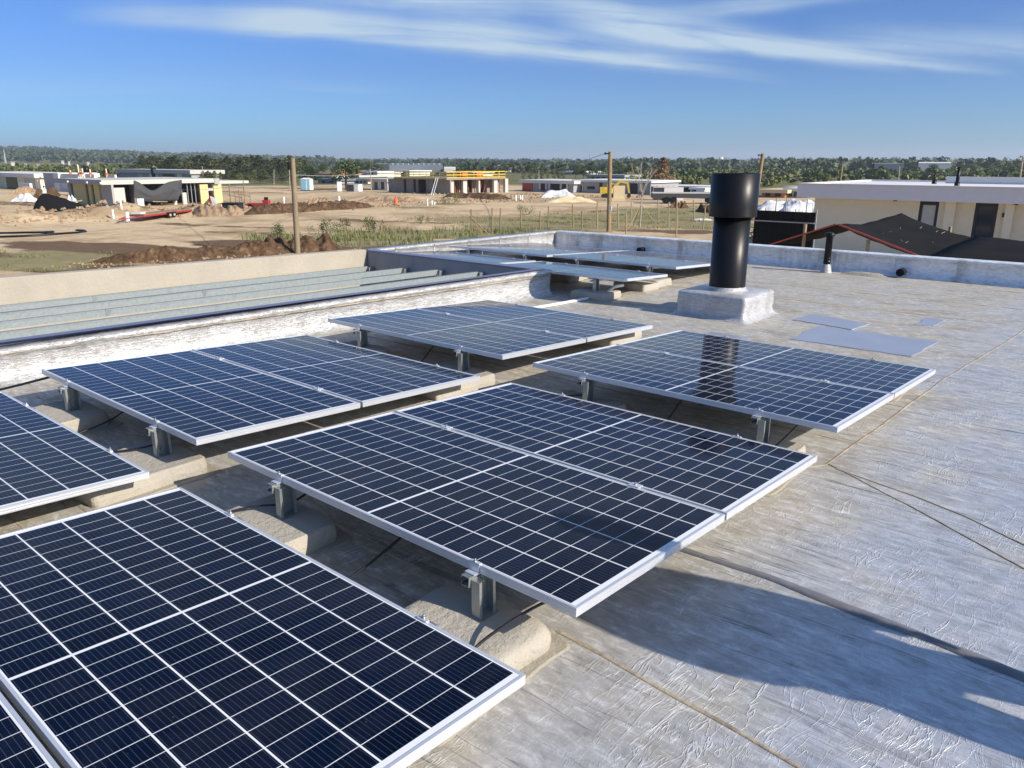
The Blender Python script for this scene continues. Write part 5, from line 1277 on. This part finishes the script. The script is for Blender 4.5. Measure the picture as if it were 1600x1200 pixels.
# shade canopy
PX, YA, YB = -6.66, 20., 26.
root = thing('shade_canopy', 'black net canopy on red timber frame between the roof and the cream house', 'canopy', (PX, YA, G)); o3 = Vector((PX, YA, G))
def sag(x, y, z): return Vector((x, y, z+.05*noise.noise((x*1.1, y*.9, 2))+.02*noise.noise((x*3.5, y*2.5, 6))))-o3
mb = MB(); vs = []; n, m = 22, 16
for i in range(n):
    t = i/(n-1)
    for j in range(m):
        s = j/(m-1); y = YA+(YB-YA)*s; pk = .30-.03*s-.10*math.sin(s*3.14)
        vs.append(sag(PX+2.05*t-.15*s, y, pk-.66*t*(1-.10*s)-.06*math.sin(t*3.14)))
mb.add(vs, [(i*m+j, (i+1)*m+j, (i+1)*m+j+1, i*m+j+1) for i in range(n-1) for j in range(m-1)], 0, True)
o = len(mb.v); vs = []
for i in range(12):
    t = i/11
    for j in range(m):
        s = j/(m-1); y = YA+(YB-YA)*s; pk = .30-.03*s-.10*math.sin(s*3.14); vs.append(sag(PX-1.62*t-.15*s, y, pk-.60*t))
mb.add(vs, [(i*m+j, i*m+j+1, (i+1)*m+j+1, (i+1)*m+j) for i in range(11) for j in range(m-1)], 0, True)
vs = []
for i in range(16):
    t = i/15
    for j in range(m):
        s = j/(m-1); vs.append(sag(PX+2.05+9*t-.15*s, YA+(YB-YA)*s, -.36-.25*t+.07*s-.05*math.sin(t*20)*.4))
mb.add(vs, [(i*m+j, (i+1)*m+j, (i+1)*m+j+1, i*m+j+1) for i in range(15) for j in range(m-1)], 0, True)
nt = mb.build('net', M['net'], root); sl = nt.modifiers.new('thick', 'SOLIDIFY'); sl.thickness = .012
z3 = lambda x, z, y=YA: Vector((x, y-.03, z))-o3
MB().bar(z3(PX+.02, .30), z3(PX+2.1, -.38), .03, .036).build('edge_timber', M['red_wood'], root); MB().bar(z3(PX-.02, .30), z3(PX-1.68, -.32), .03, .036).build('edge_timber', M['red_wood'], root)
for px, z in ((1357, -.02), (1256, .0)):
    x = aty(px, 375, YA+.1).x; MB().tube([Vector((x, YA+.1, G))-o3, Vector((x, YA+.1, -.05 if px > 1300 else .25))-o3], .045, 8).build('post', M['wood_pale'], root)
x = aty(1484, 362, YB).x; MB().tube([Vector((x, YB, G))-o3, Vector((x, YB, -.05))-o3], .045, 8).build('post', M['wood_pale'], root)
random.seed(3); 
for k in range(9):
    t, s = random.uniform(.15, .9), random.uniform(.15, .9); y = YA+(YB-YA)*s; x = PX+2.05*t-.15*s; z = .30-.03*s-.10*math.sin(s*3.14)-.66*t*(1-.1*s)+.03
    a = Vector((x, y, z))-o3; MB().tube([a, a+Vector((random.uniform(-.1, .1), random.uniform(-.25, .25), .03))], .006, 5).build('tie', M['twig'], root)
# black screen fence behind the canopy
root = thing('screen_fence', 'tall black screen fence with steel posts left of the cream house', 'fence', (-19.5, 36, G)); vs = []; mb = MB(); 
xa, xb = aty(1178, 350, 36).x, aty(1273, 350, 36).x; root.location.x = xa
for i in range(40):
    for j in range(5): vs.append(((xb-xa)*i/39, .05*math.sin(i*2.1)+.06*noise.noise((i*.7, j, 1)), .03+2.85*j/4))
mb.add(vs, [(i*5+j, (i+1)*5+j, (i+1)*5+j+1, i*5+j+1) for i in range(39) for j in range(4)], 0, True); sn = mb.build('screen', M['net'], root)
for k in range(7): x = (xb-xa)*k/6; MB().tube([(x, .1, 0), (x, .1, 3.0+.45*(k in (2, 3, 5)))], .03, 6).build('post', M['grey'], root)
MB().bar((0, -.06, 2.4), (xb-xa, -.06, 2.4), .05, .05).build('top_rail', M['grey'], root)

# ------------------------------------------------------------------ people
def skin_body(name, joints, edges, mat, parent=None, sub=2):
    me = bpy.data.meshes.new(name); me.from_pydata([j[0] for j in joints], edges, []); me.materials.append(mat)
    o = bpy.data.objects.new(name, me); C.objects.link(o)
    md = o.modifiers.new('skin', 'SKIN'); me.skin_vertices or None
    if not me.skin_vertices: 
        bpy.context.view_layer.objects.active = o
    for sv, j in zip(me.skin_vertices[0].data, joints):
        r = j[1]; sv.radius = r if isinstance(r, tuple) else (r, r)
    me.skin_vertices[0].data[0].use_root = True
    md.use_smooth_shade = True
    s = o.modifiers.new('sub', 'SUBSURF'); s.levels = s.render_levels = sub
    if parent: o.parent = parent
    return o
def person(label, loc, rotz, scale=1, shirt='cloth_white', hands=True):
    root = thing('person', label, 'person', loc, (0, 0, rotz)); root.scale = (scale,)*3
    J = [((0, 0, .95), (.15, .11)), ((0, 0, 1.12), (.135, .10)), ((0, .0, 1.33), (.165, .11)), ((0, 0, 1.45), (.10, .08)), ((0, .01, 1.54), (.056, .056)), ((0, .025, 1.61), (.078, .09)), ((0, .03, 1.68), (.082, .102)), ((0, .015, 1.745), (.062, .075))]
    E = [(i, i+1) for i in range(7)]
    def chain(root_i, pts):
        prev = root_i
        for p, r in pts: J.append((p, r)); E.append((prev, len(J)-1)); prev = len(J)-1
        return prev
    wr = []
    for s in (-1, 1):
        w_ = chain(2, [((s*.19, 0, 1.41), (.062, .062)), ((s*.24, -.02, 1.24), (.05, .05)), ((s*.255, -.01, 1.10), (.042, .042)), ((s*.255, .05, .96), (.038, .038)), ((s*.245, .12, .86), (.028, .024)), ((s*.235, .15, .80), (.040, .020))])
        wr.append(w_)
        chain(0, [((s*.10, 0, .86), (.098, .105)), ((s*.14, .01, .68), (.082, .085)), ((s*.17, .015, .48), (.058, .062)), ((s*.185, -.01, .34), (.055, .06)), ((s*.20, -.03, .10), (.038, .042)), ((s*.205, .03, .045), (.042, .04)), ((s*.215, .14, .035), (.042, .028))])
    body = skin_body('body', J, E, M['skin'], root)
    if hands:
        for s in (-1, 1):
            for k, (dx, L) in enumerate(((-.03, .066), (-.010, .076), (.010, .072), (.028, .056))):
                a = Vector((s*.235, .155+dx, .775)); b_ = a+Vector((-s*.006, .012, -L*.55)); c = b_+Vector((-s*.016, .0, -L*.45))
                skin_body('finger', [(a, .009), (b_, .0085), (c, .007)], [(0, 1), (1, 2)], M['skin'], root, 1)
            a = Vector((s*.228, .185, .81)); skin_body('thumb', [(a, .011), (a+Vector((-s*.012, .022, -.03)), .010), (a+Vector((-s*.02, .026, -.058)), .008)], [(0, 1), (1, 2)], M['skin'], root, 1)
    # clothes: slightly larger shells of the same figure
    T = [((0, 0, .70), (.27, .17)), ((0, 0, 1.10), (.275, .155)), ((0, 0, 1.33), (.235, .14)), ((0, 0, 1.455), (.125, .095))]; TE = [(0, 1), (1, 2), (2, 3)]
    for s in (-1, 1):
        T += [((s*.21, 0, 1.40), (.09, .09)), ((s*.25, -.01, 1.25), (.085, .085)), ((s*.262, .0, 1.10), (.078, .078)), ((s*.258, .05, .98), (.066, .066)), ((s*.25, .10, .89), (.05, .05))]; n = len(T); TE += [(2, n-5), (n-5, n-4), (n-4, n-3), (n-3, n-2), (n-2, n-1)]
    skin_body('shirt', T, TE, M[shirt], root)
    T = [((0, 0, .97), (.162, .122))]; TE = []
    for s in (-1, 1):
        T += [((s*.10, 0, .86), (.112, .118)), ((s*.14, .01, .68), (.118, .115)), ((s*.17, .012, .48), (.105, .10)), ((s*.185, -.01, .30), (.10, .095)), ((s*.20, -.03, .10), (.09, .085))]; n = len(T)
        TE += [(0, n-5), (n-5, n-4), (n-4, n-3), (n-3, n-2), (n-2, n-1)]
    skin_body('trousers', T, TE, M['cloth_dark'], root)
    for s in (-1, 1): skin_body('shoe', [((s*.205, -.05, .05), (.05, .048)), ((s*.208, .05, .045), (.05, .042)), ((s*.218, .165, .035), (.045, .032))], [(0, 1), (1, 2)], M['black'], root, 1)
    mb = MB(); mb.lathe([(.086, -.03), (.094, .02), (.086, .065), (.055, .10), (0, .112)], 16, (0, .005, 1.70)); mb.v = [(x, y*1.15, z) for x, y, z in mb.v]; mb.build('hair', M['hair'], root)
    for s in (-1, 1): MB().lathe([(0, -.010), (.009, -.005), (.011, 0), (.009, .005), (0, .010)], 8, (s*.032, .113, 1.665)).build('eye', M['dark'], root)
    MB().add([(-.014, .108, 1.62), (.014, .108, 1.62), (0, .142, 1.625), (0, .115, 1.665)], [(0, 2, 3), (2, 1, 3), (1, 0, 3), (0, 1, 2)]).build('nose', M['skin'], root)
    MB().box((-.024, .105, 1.588), (.024, .122, 1.596)).build('mouth', M['red_wood'], root)
    return root
p = at(73, 321); person('worker in a white shirt and dark trousers walking behind the black net heap', (p.x, p.y, gz(p.x, p.y)+.35), 2.2, 1.0, 'cloth_white', False)
SHP = (1.02, 2.98)
person('person in grey jacket standing on the bare roof, casting the long shadow', (SHP[0], SHP[1], .002), R_(80), 1.06, 'grey')

# ------------------------------------------------------------------ sun, sky, air, camera
EL, AZ = R_(29.5), math.atan2(1, .17)                  # AZ clockwise from +y
sd_ = Vector((math.sin(AZ)*math.cos(EL), math.cos(AZ)*math.cos(EL), math.sin(EL)))
sun = bpy.data.lights.new('sun', 'SUN'); sun.energy = 5.0; sun.angle = R_(.5); sun.color = (1, .91, .78)
so = bpy.data.objects.new('sun', sun); C.objects.link(so); so.rotation_euler = sd_.to_track_quat('Z', 'Y').to_euler(); so.location = (20, 5, 15)
wd = bpy.data.worlds.new('World'); bpy.context.scene.world = wd; wd.use_nodes = True
T = wd.node_tree; N = T.nodes; bg = N['Background']
class W(NT):
    def __init__(s): s.t = T; s.n = N; s.l = T.links; s._tc = None
w = W()
sky = N.new('ShaderNodeTexSky'); sky.sky_type = 'NISHITA'; sky.sun_disc = False; sky.sun_elevation = EL; sky.sun_rotation = AZ
sky.altitude = 0; sky.air_density = 1.0; sky.dust_density = .6; sky.ozone_density = 2.5
gen = w.tc('Generated')
def vdot(v):
    n = N.new('ShaderNodeVectorMath'); n.operation = 'DOT_PRODUCT'; T.links.new(gen, n.inputs[0]); n.inputs[1].default_value = v; return n.outputs['Value']
fh = Vector((math.sin(YAW), math.cos(YAW), 0))
f_ = w.math('MAXIMUM', vdot(fh), .02)
U_ = w.math('DIVIDE', vdot(R0), f_); V_ = w.math('DIVIDE', vdot((0, 0, 1)), f_)      # direction on the sky: across, up
front = w.math('GREATER_THAN', vdot(fh), .02)
def band(u0, v0, u1, v1, w0, w1, dens, seed):
    """wispy streak from (u0,v0) to (u1,v1), half widths w0 -> w1"""
    t_ = w.math('DIVIDE', w.math('SUBTRACT', U_, u0), u1-u0, clamp=True); w0 *= 1.25; w1 *= 1.25
    vc = w.math('ADD', v0, w.math('MULTIPLY', t_, v1-v0)); hw = w.math('ADD', w0, w.math('MULTIPLY', t_, w1-w0))
    wob = w.math('MULTIPLY', w.math('SUBTRACT', w.noise(w.comb(w.math('MULTIPLY', U_, 4), w.math('MULTIPLY', V_, 8), seed), 1.5, 4), .5), .016)
    d = w.math('SUBTRACT', w.math('ADD', V_, wob), vc); d = w.math('DIVIDE', w.math('MAXIMUM', d, w.math('MULTIPLY', d, -2.4)), hw)
    gs = w.math('POWER', 2.718, w.math('MULTIPLY', w.math('MULTIPLY', d, d), -1))
    du0 = w.math('MULTIPLY', w.math('SUBTRACT', U_, u0), 9 if u1 > u0 else -9, clamp=True); du1 = w.math('MULTIPLY', w.math('SUBTRACT', u1, U_), 6, clamp=True)
    k = (v1-v0)/(u1-u0)
    vs_ = w.comb(w.math('MULTIPLY', U_, 2.4), w.math('MULTIPLY', w.math('SUBTRACT', V_, w.math('MULTIPLY', U_, k*.9)), 42), seed)
    st = w.ramp(w.noise(vs_, 1.0, 8, .62, .9), (.28, .10), (.56, 1.))
    return w.math('MULTIPLY', w.math('MULTIPLY', w.math('MULTIPLY', gs, w.math('MULTIPLY', du0, du1)), st), dens)
def uv(px, py):
    d = ray(px, py); f0 = d.dot(fh); return d.dot(R0)/f0, d.z/f0
cl = None
for a, c, w0, w1, dn, s in (((90, 28), (640, 44), .016, .022, .60, 1), ((330, 36), (900, 78), .020, .022, .95, 12), ((640, 52), (1240, 130), .024, .006, 1.0, 2), ((860, 34), (1430, 116), .022, .008, 1.0, 3), ((1080, 56), (1600, 118), .012, .007, 1.0, 4), ((820, 18), (1180, 60), .022, .018, .7, 13), ((480, -10), (1000, 20), .020, .018, .85, 5), ((1000, 30), (1420, -14), .014, .012, .55, 10), ((1250, 62), (1800, 95), .014, .020, .55, 6), ((420, 135), (660, 146), .008, .005, .40, 7), ((880, 132), (980, 130), .005, .005, .35, 8), ((-300, 150), (500, 130), .02, .02, .14, 9), ((1530, 36), (1680, 20), .01, .012, .4, 14), ((-700, -330), (2300, -240), .14, .20, .6, 11)):
    b_ = band(*uv(*a), *uv(*c), w0, w1, dn, s); cl = b_ if cl is None else w.math('ADD', cl, b_)
cl = w.math('MULTIPLY', w.math('MULTIPLY', cl, front), 1.0, clamp=True)
STR = .07
el_ = vdot((0, 0, 1))
tint = w.ramp(el_, (0., (.50, 1.0, 1.75)), (.10, (.465, .745, 1.35)), (.24, (.37, .71, 1.30)), (.36, (.75, 1.02, 1.42)), (.62, (1.40, 1.54, 1.76)))
skyc = w.mix(1.0, sky.outputs[0], tint, 'MULTIPLY')
cloudc = (5.4, 6.9, 8.5)
T.links.new(w.mix(cl, skyc, cloudc), bg.inputs['Color']); bg.inputs['Strength'].default_value = STR
# air
HAZE = 0.00026
if HAZE:
    hm = bpy.data.materials.new('haze_air'); hm.use_nodes = True; hn = hm.node_tree; hn.nodes.remove(hn.nodes['Principled BSDF'])
    pv = hn.nodes.new('ShaderNodeVolumePrincipled'); pv.inputs['Color'].default_value = (.80, .90, 1, 1); pv.inputs['Density'].default_value = HAZE; pv.inputs['Anisotropy'].default_value = .2
    hn.links.new(pv.outputs[0], hn.nodes['Material Output'].inputs['Volume'])
    hz_ = MB().box((-7200, -7200, -12), (7200, 7200, 75)).build('haze', hm); tag(hz_, kind='stuff')
    hz_['label'] = 'thin blue air over the site and the far hills'; hz_['category'] = 'haze'
cam = bpy.data.cameras.new('camera'); co = bpy.data.objects.new('camera', cam); C.objects.link(co)
mt = Matrix((RT, UP, -FW)).transposed().to_4x4(); mt.translation = CAM; co.matrix_world = mt
cam.sensor_width = 36; cam.lens = FPX/1600*36; cam.clip_start = .05; cam.clip_end = 20000
sc = bpy.context.scene; sc.camera = co
sc.view_settings.view_transform = 'Standard'; sc.view_settings.look = 'None'; sc.view_settings.exposure = .47; sc.view_settings.gamma = 1
sc.render.engine = 'CYCLES'; sc.cycles.max_bounces = 6; sc.cycles.volume_bounces = 0; sc.cycles.transparent_max_bounces = 6
